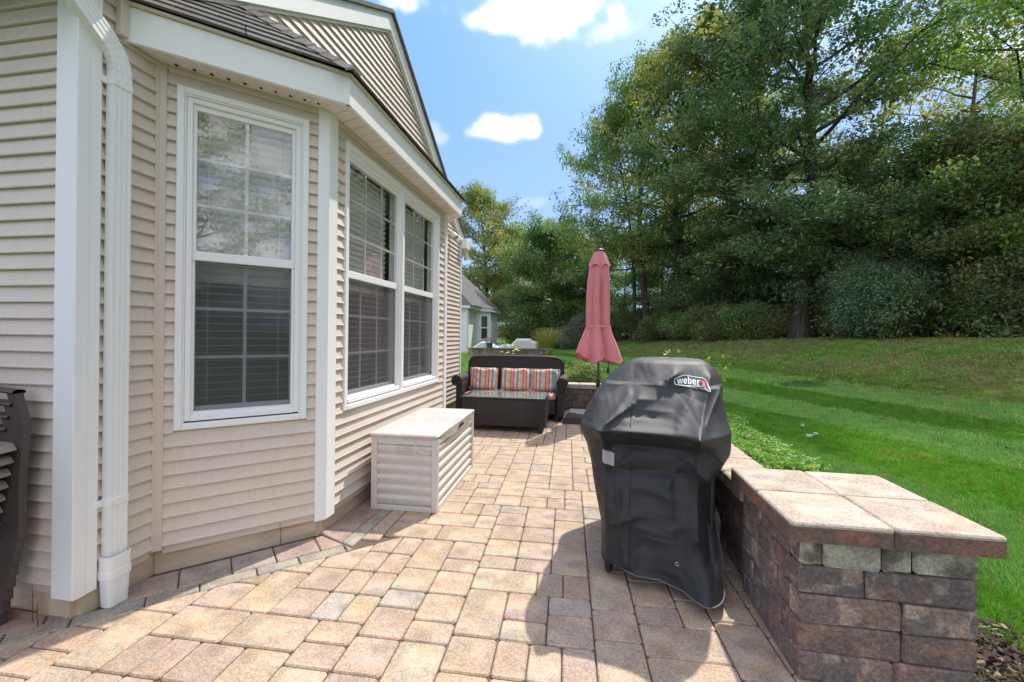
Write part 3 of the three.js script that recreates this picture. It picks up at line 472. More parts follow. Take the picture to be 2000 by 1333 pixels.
// ------------------------------------------------------------------ the patio: pavers laid in three sizes, with a border along the house
const patio = new THREE.Group(); patio.name = 'patio'; scene.add(patio); structure(patio);
{
  const bed = new GB(); bed.quad(W(-6, -.012, -1.5), W(.86, -.012, -1.5), W(.86, -.012, 7.2), W(-6, -.012, 7.2)); obj('sand_bed', bed.geo(), M.sand, patio);
  const R = rngOf(4242), list = [];
  const nC = (x, u) => Q * (x - u) + Q * (2.25 + 1.855) - .018;      // distance in front of the bay's splayed side
  const dD = (x) => x + 1.655;
  const BW = .2, GW = .092;                                      // border: red course, thin grey course
  const inside = (x, u) => u > 2.51 ? dD(x) : nC(x, u);
  // field on a 1/15 m grid, blocks of 5 x 3
  const u0 = .0665, a = -2.4 * Math.PI / 180, ca = Math.cos(a), sa = Math.sin(a), NX = 62, NU = 110, ox = -2.55, ou = .3;
  const occ = new Uint8Array(NX * NU), fits = (i, j, w, h) => { if (i + w > NX || j + h > NU) return false; for (let y = 0; y < h; y++) for (let x = 0; x < w; x++) if (occ[(j + y) * NX + i + x]) return false; return true; };
  const fill = (i, j, w, h) => { for (let y = 0; y < h; y++) for (let x = 0; x < w; x++) occ[(j + y) * NX + i + x] = 1; };
  const addRect = (i, j, w, h, kind) => {
    const c = [[i, j], [i + w, j], [i + w, j + h], [i, j + h]].map(([p, q]) => { const lx = p * u0 + .0, lu = q * u0; return [ox + lx * ca + lu * sa, ou - lx * sa * .7 + lu * ca]; });
    let P = c; const m = [(c[0][0] + c[2][0]) / 2, (c[0][1] + c[2][1]) / 2];
    P = m[1] > 2.51 ? clipHalf(P, ([x]) => dD(x) - BW - GW) : clipHalf(P, ([x, u]) => nC(x, u) - BW - GW);
    P = clipHalf(P, ([x]) => .84 - x); P = clipHalf(P, ([, u]) => 7.04 - u); P = clipHalf(P, ([, u]) => u - .95);
    if (P.length < 3 || polyArea(P) < .0016) return;
    list.push([P, kind, m]);
  };
  for (let j = 0; j < NU; j++) for (let i = 0; i < NX; i++) {
    if (occ[j * NX + i]) continue;
    let run = 0; while (i + run < NX && !occ[j * NX + i + run]) run++;
    const ok = w => w === run || run - w >= 2, cand = [[5, 3, .46], [3, 5, .3], [3, 3, .1], [3, 2, .05], [2, 3, .05]].filter(c => ok(c[0]));
    let pick = cand.length ? cand[cand.length - 1] : [run, 3, 1], tot = cand.reduce((q, c) => q + c[2], 0), t = R() * tot; for (const c of cand) { t -= c[2]; if (t <= 0) { pick = c; break; } }
    const w = pick[0], h = Math.min(pick[1], NU - j); fill(i, j, w, h);
    if (w * h >= 15 && R() < .4) { if (w > h) { const f = R() < .5 ? 3 : 2; addRect(i, j, f, h, 1); addRect(i + f, j, w - f, h, 1); } else { const f = R() < .5 ? 3 : 2; addRect(i, j, w, f, 1); addRect(i, j + f, w, h - f, 1); } }
    else addRect(i, j, w, h, w * h >= 15 ? 0 : 1);
  }
  // border courses along the splayed side (and on past the corner) and along the bay's front
  const C0 = [-2.25 + .018 * Q, 1.855 - .018 * Q];
  const along = (s, n) => [C0[0] + Q * s + Q * n, C0[1] + Q * s - Q * n];
  const corner = .875;
  for (let s = -2.2, k = 0; s < corner; k++) { const l = .2 + .07 * R(), e = Math.min(corner, s + l); const sh = q => q > corner - .001 ? 1 : 0;
    const B = [along(s, .002), along(e, .002), along(e + sh(e) * .085, BW), along(s, BW)];
    const aOk = s > -.25 || true; let P = B; const m = along((s + e) / 2, BW / 2);
    if (m[0] < -2.22) P = clipHalf(P, ([, u]) => 1.55 - u); else if (m[1] < 1.9) P = clipHalf(P, ([x]) => x + 2.225);
    if (P.length > 2 && polyArea(P) > .001) list.push([P, 3, m]); s = e; }
  for (let s = -2.2; s < corner + .085; ) { const e = Math.min(corner + .085, s + .2 + .05 * R()); const t = q => q > corner + .08 ? .038 : 0; list.push([[along(s, BW), along(e, BW), along(e + t(e), BW + GW), along(s, BW + GW)], 4, along((s + e) / 2, BW)]); s = e; }
  for (let u = 2.49; u < 7.04; ) { const e = Math.min(7.04, u + .2 + .06 * R()); const f = u < 2.5; list.push([[[-1.653, u], [-1.653, e], [-1.655 + BW, e], [-1.655 + BW, f ? u - .09 : u]], 3, [-1.55, u]]); u = e; }
  for (let u = 2.4; u < 7.04; ) { const e = Math.min(7.04, u + .2 + .05 * R()), f = u < 2.41; list.push([[[-1.655 + BW, u], [-1.655 + BW, e], [-1.655 + BW + GW, e], [-1.655 + BW + GW, f ? u - .035 : u]], 4, [-1.4, u]]); u = e; }
  // brown slabs in front of the return wall
  for (let i = 0; i < 6; i++) for (let j = 0; j < 3; j++) { let P = [[-2.24 - i * .3, 1.545 - j * .2], [-2.24 - i * .3 - .3, 1.545 - j * .2], [-2.54 - i * .3, 1.345 - j * .2], [-2.24 - i * .3, 1.345 - j * .2]]; P = clipHalf(P, ([x, u]) => -nC(x, u) + .003); if (P.length > 2 && polyArea(P) > .002) list.push([P, 3, [P[0][0], P[0][1]]]); }
  const vis = list.filter(l => l[2][1] > 1.05).map(l => [...l, Math.hypot(l[2][0], l[2][1])]).sort((p, q) => p[3] - q[3]);
  const rest = [];
  vis.forEach(([P, kind, m], i) => {
    const g = slab(P, (R() - .5) * .003, .05, .0055, .0058, [R() * 3, R() * 3], kind > 2 ? .004 : .011);
    const t = R(), pick = L => L[Math.floor(R() * L.length)];
    const mt = kind === 4 ? pick(M.paveMoss) : kind === 3 ? (t < .8 ? pick(M.paveRed) : pick(M.paveGrey)) : kind === 0 ? (t < .84 ? pick(M.paveTan) : pick(M.pavePink)) : (t < .34 ? pick(M.paveTan) : t < .92 ? pick(M.pavePink) : pick(M.paveGrey));
    if (i < 298) obj('paver', g, mt, patio); else rest.push(g);
  });
  if (rest.length) { const o = obj('far_pavers', rest, M.paveTan[1], patio); o.userData.kind = 'stuff'; }
}
// ------------------------------------------------------------------ stone pier and seat wall
const SR = rngOf(909);
function stoneAt(parent, F, s0, s1, y0, y1, n, depth, m) { // a tumbled stone in a wall frame
  const w = s1 - s0 - .004, h = y1 - y0 - .003; const g = chBox(w, h, depth, .0085, [SR() * 5, SR() * 5], .007, SR);
  const o = F(0, 0, 0), ex = F(1, 0, 0).sub(o), en = F(0, 0, 1).sub(o); const mm = new THREE.Matrix4().makeBasis(ex, new THREE.Vector3(0, 1, 0), en); mm.setPosition(F((s0 + s1) / 2, (y0 + y1) / 2, n - depth / 2 + (SR() - .5) * .006)); g.applyMatrix4(mm);
  return obj('stone', g, m || M.stone[Math.floor(SR() * 4)], parent);
}
function courses(parent, F, s0, s1, ys, n, depth, first) {
  ys.slice(0, -1).forEach((y, k) => { const set = first && first[k]; if (set) { let s = s0; const tot = set.reduce((a, b) => a + b, 0); set.forEach(w => { const e = s + w / tot * (s1 - s0); stoneAt(parent, F, s, e, y, ys[k + 1], n, depth, first.mat && first.mat[k]); s = e; }); }
    else for (let s = s0 - SR() * .1; s < s1 - .02;) { const e = Math.min(s1, s + [.1, .2, .2, .28][Math.floor(SR() * 4)]); const f = s1 - e < .06 ? s1 : e; stoneAt(parent, F, Math.max(s0, s), f, y, ys[k + 1], n, depth); s = f; } });
}
const YS = [0, .1065, .213, .3195, .426, .531];
{
  const pier = thing('stone_pier', 'square tumbled stone pier with four tan capstones beside covered grill', 'pier', 0, 0, 0);
  const x0 = .79, x1 = 1.365, a0 = 1.755, a1 = 2.345, d = .09, yb = [-.16, ...YS];
  courses(pier, wallFrame(x0, a0, 1, 0, 0, -1), 0, x1 - x0, yb, 0, d, { 6: null, 5: [.08, .2, .1, .21], 4: [.22, .36], 3: [.335, .235], 2: [.34, .24], 1: [.31, .26], mat: { 5: M.stonePale, 4: M.stone[3], 3: M.stone[0], 2: M.stone[2], 1: M.stone[0] } });
  courses(pier, wallFrame(x0, a1, 0, -1, -1, 0), 0, a1 - a0 - d - .003, yb, 0, d);
  courses(pier, wallFrame(x1, a0 + d + .003, 0, 1, 1, 0), 0, a1 - a0 - d - .003, yb, 0, d);
  courses(pier, wallFrame(x1 - d - .003, a1, -1, 0, 0, 1), 0, x1 - x0 - 2 * d - .006, yb, 0, d);
  obj('core', bxAt(x0 + d + .004, x1 - d - .004, -.16, .525, a0 + d + .004, a1 - d - .004, .004), M.stone[1], pier);
  const cx = [.742, 1.081, 1.418], cu = [1.712, 2.05, 2.39];
  for (let i = 0; i < 2; i++) for (let j = 0; j < 2; j++) { const P = [[cx[i], cu[j]], [cx[i + 1], cu[j]], [cx[i + 1], cu[j + 1]], [cx[i], cu[j + 1]]]; const c = obj('capstone', slab(P, .602 + (i + j) % 2 * .001, .014, .006, .004, [i * .7 + SR(), j + SR()], .012), M.cap[(i + j) % 2], pier);
    obj('capstone_edge', slab(P, .5885, .056, .004, .002, [SR() * 3, SR() * 3], .014), M.capEdge, c); }
}
{
  const wall = thing('seat_wall', 'low tumbled stone seat wall with tan caps running behind the grill and sofa', 'wall', 0, 0, 0);
  const H = .49, ys = [-.16, 0, .105, .21, .315, .42];
  courses(wall, wallFrame(.835, 7.02, 0, -1, -1, 0), 0, 7.02 - 2.4, ys, 0, .1);
  courses(wall, wallFrame(1.035, 2.4, 0, 1, 1, 0), 0, 7.26 - 2.4, ys, 0, .09);
  courses(wall, wallFrame(-1.75, 7.05, 1, 0, 0, -1), 0, .835 + 1.75 - .004, ys, 0, .1);
  courses(wall, wallFrame(1.03, 7.25, -1, 0, 0, 1), 0, 2.78, ys, 0, .09);
  for (let u = 2.396; u < 7.28;) { const e = Math.min(7.29, u + .3); const c = obj('capstone', slab([[.797, u], [1.072, u], [1.072, e], [.797, e]], H, .07, .008, .004, [SR() * 3, SR() * 3], .01), M.cap[Math.floor(SR() * 2)], wall); u = e; }
  for (let x = .794; x > -1.76;) { const e = x - .3; obj('capstone', slab([[x, 7.012], [e, 7.012], [e, 7.287], [x, 7.287]], H, .07, .008, .004, [SR() * 3, SR() * 3], .01), M.cap[Math.floor(SR() * 2)], wall); x = e; }
}
// ------------------------------------------------------------------ storage box
{
  const b = thing('storage_box', 'pale grey resin storage box with louvred sides and flat lid against wall', 'storage box', -1.29, 0, 3.45, .025);
  const w = .5, l = 1.1, h = .525, put = (g) => g; const hw = w / 2, hl = l / 2;
  const B = (x0, x1, y0, y1, z0, z1, c = .004) => chBox(x1 - x0, y1 - y0, z1 - z0, c).translate((x0 + x1) / 2, (y0 + y1) / 2, (z0 + z1) / 2);
  const corner = []; for (const sx of [-1, 1]) for (const sz of [-1, 1]) corner.push(B(Math.min(sx * hw, sx * (hw - .045)), Math.max(sx * hw, sx * (hw - .045)), 0, h, Math.min(sz * hl, sz * (hl - .045)), Math.max(sz * hl, sz * (hl - .045)), .005));
  corner.forEach(g => obj('corner_post', g, M.resin, b));
  const louvre = (x0, z0, x1, z1, nx, nz, name) => { // an inset panel of rounded louvres between two posts
    const p = part(name, b), n = 6, y0 = .035, y1 = h - .05, ph = (y1 - y0) / n, A = new THREE.Vector3(x0, 0, z0), C = new THREE.Vector3(x1, 0, z1), N = new THREE.Vector3(nx, 0, nz);
    for (let i = 0; i < n; i++) { const g = gridGeo(1, 8, (a, t) => { const k = t; return A.clone().lerp(C, a).addScaledVector(N, .002 + .024 * Math.sin(Math.PI * Math.pow(1 - k, .55)) * (1 - .2 * k)).setY(y0 + (i + k) * ph); }, false, [A.distanceTo(C), ph]); obj('louvre', g, M.resin, p); }
    const fr = []; const mk = (ya, yb) => { const L = A.distanceTo(C), m = A.clone().add(C).multiplyScalar(.5); const g = chBox(nz ? L : .022, yb - ya, nz ? .022 : L, .003).translate(m.x + nx * .014, (ya + yb) / 2, m.z + nz * .014); return g; };
    obj('panel_rail', mk(0, .035), M.resin, p); obj('panel_rail', mk(h - .05, h), M.resin, p); return p;
  };
  const i = .045, z = .03;
  const e1 = louvre(-hw + i, hl - z, hw - i, hl - z, 0, 1, 'end_panel'); louvre(-hw + i, -hl + z, hw - i, -hl + z, 0, -1, 'end_panel'); louvre(hw - z, -hl + i, hw - z, hl - i, 1, 0, 'front_panel'); louvre(-hw + z, -hl + i, -hw + z, hl - i, -1, 0, 'back_panel');
  obj('floor', B(-hw + .03, hw - .03, .01, .03, -hl + .03, hl - .03), M.resin, b);
  obj('grip_recess', B(-.06, .06, h - .1, h - .055, hl - .012, hl - .004, .003), M.resinLid, e1);
  const lid = obj('lid', [B(-hw - .012, hw + .004, h + .003, h + .028, -hl - .012, hl + .012, .009), B(-hw - .004, hw - .004, h - .006, h + .003, -hl - .006, hl + .006, .002)], M.resinLid, b);
  // bowed front lip with its finger grip
  obj('lid_lip', gridGeo(24, 4, (a, t) => new THREE.Vector3(hw + .004 + .012 * (1 - t) , h + .022 - t * (.03 + .055 * Math.sin(Math.PI * a)), lerp(-hl + .03, hl - .03, a)), false, [1, .1]), M.resinLid, lid);
  obj('finger_grip', gridGeo(16, 6, (a, t) => { const an = Math.PI * a; return new THREE.Vector3(hw + .0185, h - .012 + Math.sin(an) * .03 * t - .01, -.02 + Math.cos(an) * .09 * (.3 + .7 * t)); }), M.dark, lid);
  obj('pull_cord', tube(curve([new THREE.Vector3(.06, h + .002, hl + .013), new THREE.Vector3(.09, h - .045, hl + .014), new THREE.Vector3(.13, h - .09, hl + .012), new THREE.Vector3(.17, h - .105, hl + .008), new THREE.Vector3(.2, h - .1, hl + .006)], 16), .0035, 6), M.cord, b);
}
// ------------------------------------------------------------------ covered grill
{
  const e1 = [.17, .985], e2 = [.985, -.17], o = [.09, 2.3];
  const gr = thing('covered_grill', 'barbecue grill under a creased black fabric cover with a badge', 'grill', o[0], 0, o[1]);
  const L = (a, h, b) => new THREE.Vector3(e2[0] * a + e1[0] * b, h, -(e2[1] * a + e1[1] * b));
  const tab = (rows, h) => { let i = 0; while (i < rows.length - 2 && h > rows[i + 1][0]) i++; const A = rows[i], B = rows[i + 1], t = clamp((h - A[0]) / (B[0] - A[0])); return A.slice(1).map((v, k) => lerp(v, B[k + 1], t)); };
  const prof = [ // h: aLeft, aRight, bNear, bFar
    [.05, -.02, .6, -.03, 1.05], [.14, -.025, .605, -.015, 1.05], [.27, -.035, .59, .0, 1.06], [.4, -.065, .55, .01, 1.06], [.5, -.09, .535, .015, 1.07], [.545, -.098, .56, .015, 1.08], [.6, -.105, .6, .02, 1.08], [.66, -.118, .632, .018, 1.08], [.715, -.146, .635, -.005, 1.09], [.745, -.148, .632, -.03, 1.1], [.785, -.142, .63, -.045, 1.1], [.81, -.135, .627, .0, 1.08], [.84, -.128, .622, .04, 1.05], [.92, -.1, .62, .13, .98], [1.0, -.045, .613, .225, .92], [1.05, .005, .6, .29, .88], [1.09, .05, .578, .34, .86], [1.115, .085, .555, .372, .84], [1.13, .125, .53, .41, .81]];
  const ridges = [ // [a0, h0, a1, h1, width, height (+ out)]
    [-.02, .79, .36, 1.06, .022, .028], [.46, .795, .54, 1.05, .03, .03], [.1, .79, .46, .8, .03, .02], [.46, .8, .46, .3, .035, .03], [.0, .78, .03, .1, .03, .022], [.14, .75, .14, .1, .02, .008], [.2, .62, .42, .74, .03, .014], [.05, .56, .4, .58, .035, -.02], [.05, .69, .4, .7, .06, -.045], [.3, .4, .1, .34, .03, .008], [.26, .28, .44, .36, .02, .01], [.33, .9, .4, 1.02, .06, -.014], [.15, .87, .3, .84, .04, -.014], [.02, .95, .14, 1.03, .04, -.012], [.55, .88, .6, .78, .05, -.02], [.16, .5, .36, .46, .022, .008], [.5, .5, .52, .2, .03, -.03], [.4, .68, .5, .58, .04, .018], [.3, 1.0, .5, .93, .05, -.012], [.08, .48, .12, .12, .018, .016], [.24, .5, .2, .1, .02, -.014], [.32, .55, .36, .12, .018, .014], [.4, .66, .3, .5, .016, .012], [.2, .7, .1, .6, .014, .012], [.46, .62, .56, .5, .016, .016], [.12, .82, .3, .9, .012, .008], [.36, .82, .44, .95, .012, .01], [.02, .82, .12, .95, .014, .012], [.5, .84, .58, .98, .014, .014], [.2, .3, .34, .22, .012, .008], [.06, .3, .18, .36, .012, .007]];
  const segD = (a, h, r) => { const dx = r[2] - r[0], dy = r[3] - r[1], l2 = dx * dx + dy * dy, t = clamp(((a - r[0]) * dx + (h - r[1]) * dy) / l2); return Math.hypot(a - r[0] - dx * t, h - r[1] - dy * t); };
  const disp = (a, h) => { let d = 0; for (const r of ridges) { const q = segD(a, h, r) / r[4]; if (q < 5) d += r[5] * 1.9 * Math.exp(-q * .8); } d += .03 * (fbm(a * 7 + 3, h * 5, 3, 77) - .5) + .012 * (Math.abs(fbm(a * 11 + h * 4, h * 6, 3, 79) - .5) * 2 - .3); return d; };
  const point = (th, h) => {
    const [aL, aR, bN, bF] = tab(prof, h), n = h > 1 ? 3.2 : 5.5, c = Math.cos(th), s = Math.sin(th), pw = v => Math.sign(v) * Math.pow(Math.abs(v), 2 / n);
    let a = (aL + aR) / 2 + (aR - aL) / 2 * pw(c), b = (bN + bF) / 2 + (bF - bN) / 2 * pw(s);
    const near = sstep(-.25, -.7, s); b -= disp(a, h) * near;
    const side = 1 - near, w = fbm(b * 5 + 9, h * 4 + (c > 0 ? 3 : 0), 3, 91) - .5; a += (c > 0 ? 1 : -1) * side * (.035 * w + .012 * Math.sin(b * 17 + h * 6));
    if (h < .5) { const k = (.5 - h) / .5; b -= near * k * k * .16 * sstep(.25, .52, a); b += near * k * .03 * Math.sin(a * 22) ; }
    return [a, h, b];
  };
  const hemY = a => lerp(.085, .055, sstep(0, .5, a));
  const NT = 340, NR = 180;
  const cover = obj('cover', gridGeo(NT, NR, (p, q) => {
    const th = p * 2 * Math.PI;
    if (q <= .93) { const hh = .05 + (1.13 - .05) * (q / .93); let [a, h, b] = point(th, hh); if (hh < .12) h = Math.max(h, lerp(hemY(a), h, sstep(.05, .12, hh))); return L(a, h, b); }
    const k = (q - .93) / .07, [a, h, b] = point(th, 1.13), cx = .33, cb = .6; return L(lerp(a, cx, k), h + .012 * Math.sin(k * 1.57) - .01 * k * (fbm(a * 9, b * 9, 2, 3) - .3), lerp(b, cb, k)); }, true, [3.4, 1.3]), M.cover, gr);
  const hemPts = Array.from({ length: 121 }, (_, i) => { const [a, h, b] = point(i / 120 * 2 * Math.PI, .05); return L(a, Math.max(h, hemY(a)), b); });
  obj('hem', limb(hemPts, hemPts.map(() => .0045), 6, false), M.hem, cover);
  const faceB = (a, h) => { let best = 0, bd = 9; for (let k = 0; k <= 160; k++) { const th = Math.PI * (1.02 + .96 * k / 160), p = point(th, h); const d = Math.abs(p[0] - a); if (d < bd) { bd = d; best = p[2]; } } return best; };
  const seamPts = []; for (let h = .09; h < 1.11; h += .03) seamPts.push(L(.142 + .012 * Math.sin(h * 7) * sstep(.7, 1, h), h, faceB(.142, h) - .001)); obj('seam', limb(seamPts, seamPts.map(() => .0025), 5), M.black, cover);
  const patch = (a0, a1, h0, h1, nu, nv, up) => gridGeo(nu, nv, (p, q) => { const a = lerp(a0, a1, p), h = lerp(h0, h1, q) + (up ? up(p) : 0); return L(a, h, faceB(a, h) - .0035); });
  // badge: white outline, white letters, red flame
  const cv = document.createElement('canvas'); cv.width = 512; cv.height = 224; const x = cv.getContext('2d');
  x.fillStyle = '#2a2a2c'; x.fillRect(0, 0, 512, 224); x.beginPath(); x.moveTo(14, 60); x.bezierCurveTo(90, 40, 120, 10, 190, 14); x.bezierCurveTo(260, 34, 330, 34, 400, 18); x.bezierCurveTo(450, 14, 470, 60, 480, 100); x.bezierCurveTo(484, 140, 500, 160, 500, 204); x.bezierCurveTo(470, 214, 430, 178, 380, 180); x.bezierCurveTo(300, 190, 220, 212, 150, 200); x.bezierCurveTo(90, 192, 60, 176, 22, 172); x.bezierCurveTo(10, 130, 6, 100, 14, 60); x.closePath(); x.fillStyle = '#232325'; x.fill(); x.lineWidth = 11; x.strokeStyle = '#e8e8e8'; x.stroke();
  x.fillStyle = '#f2f2f2'; x.save(); x.translate(46, 164); x.scale(.82, 1.25); x.font = 'bold 132px sans-serif'; x.fillText('weber', 0, 0, 400); x.restore();
  x.fillStyle = '#d8323a'; x.beginPath(); x.moveTo(388, 60); x.lineTo(440, 70); x.lineTo(462, 110); x.lineTo(440, 150); x.lineTo(398, 160); x.lineTo(412, 120); x.closePath(); x.fill(); x.fillStyle = '#e9767c'; x.fillRect(412, 92, 26, 44);
  const ct = new THREE.CanvasTexture(cv); ct.colorSpace = THREE.SRGBColorSpace; ct.flipY = true;
  obj('badge', patch(.352, .535, .992, 1.055, 22, 10, p => .012 * Math.sin(p * 3.1) - .014 * p), mat(lin(1, 1, 1), .6, { map: ct }), cover);
  obj('care_label', patch(-.005, .055, .6, .668, 5, 5, p => -.022 * p), M.tagGrey, cover);
  obj('grommet', new THREE.TorusGeometry(.008, .003, 6, 14).translate(0, 0, 0).applyMatrix4(new THREE.Matrix4().setPosition(L(.37, .17, faceB(.37, .17) - .004))), M.metal, cover);
  for (const [a, b, r] of [[.03, .09, .075], [.53, .06, .085], [.03, .95, .075], [.53, .95, .085]]) { const wheel = part('wheel', gr); const P = L(a, r, b), m = new THREE.Matrix4().makeBasis(L(0, 0, 1), new THREE.Vector3(0, 1, 0), L(1, 0, 0)).setPosition(P);
    obj('tyre', new THREE.TorusGeometry(r - .018, .018, 8, 24).applyMatrix4(m), M.black, wheel); obj('rim', new THREE.CylinderGeometry(r - .02, r - .02, .024, 20).rotateX(Math.PI / 2).applyMatrix4(m), M.hem, wheel); }
  obj('leg_frame', [[.03, .09], [.53, .06], [.03, .95], [.53, .95]].map(([a, b]) => limb([L(a, .1, b), L(a, .7, b)], [.015, .015], 6)), M.black, gr);
  obj('lower_shelf', chBox(.5, .02, .86, .004).applyMatrix4(new THREE.Matrix4().makeBasis(L(1, 0, 0), new THREE.Vector3(0, 1, 0), L(0, 0, -1)).setPosition(L(.28, .2, .5))), M.black, gr);
}
// ------------------------------------------------------------------ wicker sofa, cushions, wicker table
function rbox(w, h, d, r, seg = 4) { // box with rounded edges, soft
  const g = new THREE.BoxGeometry(w, h, d, 8, 8, 8), p = g.attributes.position, n = g.attributes.normal; const H = [w / 2 - r, h / 2 - r, d / 2 - r];
  for (let i = 0; i < p.count; i++) { const v = [p.getX(i), p.getY(i), p.getZ(i)]; const f = v.map((q, k) => { const e = [w, h, d][k] / 2, t = q / e; return Math.sign(t) * e * Math.sqrt(Math.abs(t)) * 1; }); const c = f.map((q, k) => clamp(q, -H[k], H[k])); let dv = f.map((q, k) => q - c[k]); const l = Math.hypot(...dv) || 1; const s = l > 0 ? r / l : 0; p.setXYZ(i, c[0] + dv[0] * s, c[1] + dv[1] * s, c[2] + dv[2] * s); n.setXYZ(i, dv[0] / l, dv[1] / l, dv[2] / l); }
  const uv = g.attributes.uv; for (let i = 0; i < p.count; i++) { const ax = Math.abs(n.getX(i)), ay = Math.abs(n.getY(i)), az = Math.abs(n.getZ(i)); if (az >= ax && az >= ay) uv.setXY(i, p.getX(i), p.getY(i)); else if (ax >= ay) uv.setXY(i, p.getZ(i), p.getY(i)); else uv.setXY(i, p.getX(i), p.getZ(i)); }
  return g;
}
{
  const s = thing('wicker_sofa', 'dark brown wicker sofa with rolled arms and tall rounded back', 'sofa', -1.14, 0, 6.36, .0);
  // local: x across, y up, z towards the camera is +
  const w = 1.66, D = .66;
  const bk = gridGeo(40, 24, (a, t) => { const x = (a - .5) * (w - .12), k = 2 * Math.abs(a - .5); const top = .91 - .035 * Math.pow(k, 6) - .04 * sstep(.93, 1, k) * 1.2; return new THREE.Vector3(x, lerp(.2, top, t), -.47 - .14 * t + .01 * Math.sin(a * 3.1)); }, false, [1.4, .7]);
  obj('backrest', bk, M.wicker, s);
  obj('backrest_rear', gridGeo(40, 24, (a, t) => { const x = (a - .5) * (w - .12), k = 2 * Math.abs(a - .5); const top = .91 - .035 * Math.pow(k, 6) - .04 * sstep(.93, 1, k) * 1.2; return new THREE.Vector3(x, lerp(.1, top, t), -.53 - .1 * t - .02); }, false, [1.4, .7]), M.wicker, s);
  const rim = []; for (let i = 0; i <= 40; i++) { const a = i / 40, k = 2 * Math.abs(a - .5); rim.push(new THREE.Vector3((a - .5) * (w - .12), .91 - .035 * Math.pow(k, 6) - .04 * sstep(.93, 1, k) * 1.2, -.63)); } rim.unshift(new THREE.Vector3(-(w - .12) / 2, .3, -.56)); rim.push(new THREE.Vector3((w - .12) / 2, .3, -.56));
  obj('back_rim', limb(rim, rim.map(() => .032), 8), M.wicker, s);
  obj('seat_base', chBox(w - .24, .2, D, .02).translate(0, .2, -.3), M.wicker, s);
  for (const sg of [-1, 1]) { const arm = part('arm', s), X = sg * (w / 2 - .06);
    obj('arm_panel', chBox(.1, .5, D, .02).translate(X, .3, -.3), M.wicker, arm);
    const roll = new THREE.CylinderGeometry(.082, .082, D + .06, 20, 1).rotateX(Math.PI / 2).translate(X + sg * .03, .57, -.3); const uv = roll.attributes.uv; for (let i = 0; i < uv.count; i++) uv.setXY(i, uv.getX(i) * .5, uv.getY(i) * .7); obj('arm_roll', roll, M.wickerTop, arm);
    obj('arm_scroll', new THREE.TorusGeometry(.06, .016, 6, 18).translate(X + sg * .03, .57, .035), M.wicker, arm); }
  for (const x of [-1, 1]) for (const z of [-.0, -.6]) obj('leg', chBox(.06, .1, .06, .006).translate(x * (w / 2 - .1), .05, z - .03), M.black, s);
  // cushions: tufted pads with stripes
  const pad = (name, label, x, tilt, wd, off, yaw) => {
    const c = thing(name, label, 'cushion', -1.14 + x, .39, 6.36 + .4, 0, 'striped back cushions on the wicker sofa');
    const front = f => gridGeo(28, 24, (a, t) => { const px = (a - .5) * wd, py = t * .345; const e = Math.pow(Math.abs(2 * a - 1), 5) + Math.pow(Math.abs(2 * t - 1), 5); let z = .075 * Math.sqrt(Math.max(0, 1 - e * .98)) + .003 * Math.sin(a * 30) * (1 - e * .5); for (const [ta, tt] of [[.3, .36], [.7, .36], [.3, .72], [.7, .72]]) z -= .035 * Math.exp(-(((a - ta) * 9) ** 2 + ((t - tt) * 9) ** 2)); z -= .012 * Math.exp(-(((t - .54) * 12) ** 2)); const sc = 1 - .03 * Math.abs(2 * t - 1) ** 3; return new THREE.Vector3(px * sc, py + .012 * Math.sin(a * 9 + off * 9) * t, f * Math.max(z, .002)); }, false, [1, 1]);
    const g1 = front(1), uv = g1.attributes.uv; for (let i = 0; i < uv.count; i++) uv.setXY(i, uv.getX(i) * wd * .92 + off, uv.getY(i) * .4);
    const m1 = obj('cushion_front', g1, M.cushion, c); const g2 = front(-.7); const u2 = g2.attributes.uv; for (let i = 0; i < u2.count; i++) u2.setXY(i, u2.getX(i) * wd + off, u2.getY(i)); obj('cushion_back', g2, M.cushion, c);
    const pp = []; for (let i = 0; i <= 60; i++) { const q = i / 60 * 4, sd = Math.floor(q) % 4, f = q % 1; pp.push(sd === 0 ? new THREE.Vector3((f - .5) * wd * .98, .004, 0) : sd === 1 ? new THREE.Vector3(wd / 2 * .98, f * .345, 0) : sd === 2 ? new THREE.Vector3((.5 - f) * wd * .98, .345, 0) : new THREE.Vector3(-wd / 2 * .98, (1 - f) * .345, 0)); } obj('piping', limb(pp, pp.map(() => .006), 5, false), M.cushionEdge, c);
    c.rotation.set(-tilt, yaw, 0); return c;
  };
  pad('back_cushion', 'striped tufted back cushion standing alone beside the sofa arm at house wall', -.49, .2, .46, .0, .03);
  pad('back_cushion', 'striped tufted back cushion in the middle of the sofa', .04, .2, .48, .1, -.02);
  pad('back_cushion', 'striped tufted back cushion against the sofa arm next to umbrella', .51, .2, .46, .21, -.04);
  const seat = thing('seat_cushion', 'striped seat cushion along the sofa behind wicker table', 'cushion', -1.14, .302, 6.36 + .28);
  const sg = rbox(1.4, .085, .58, .038).translate(0, .0425, 0); const suv = sg.attributes.uv; obj('cushion_body', sg, M.cushion, seat);
}
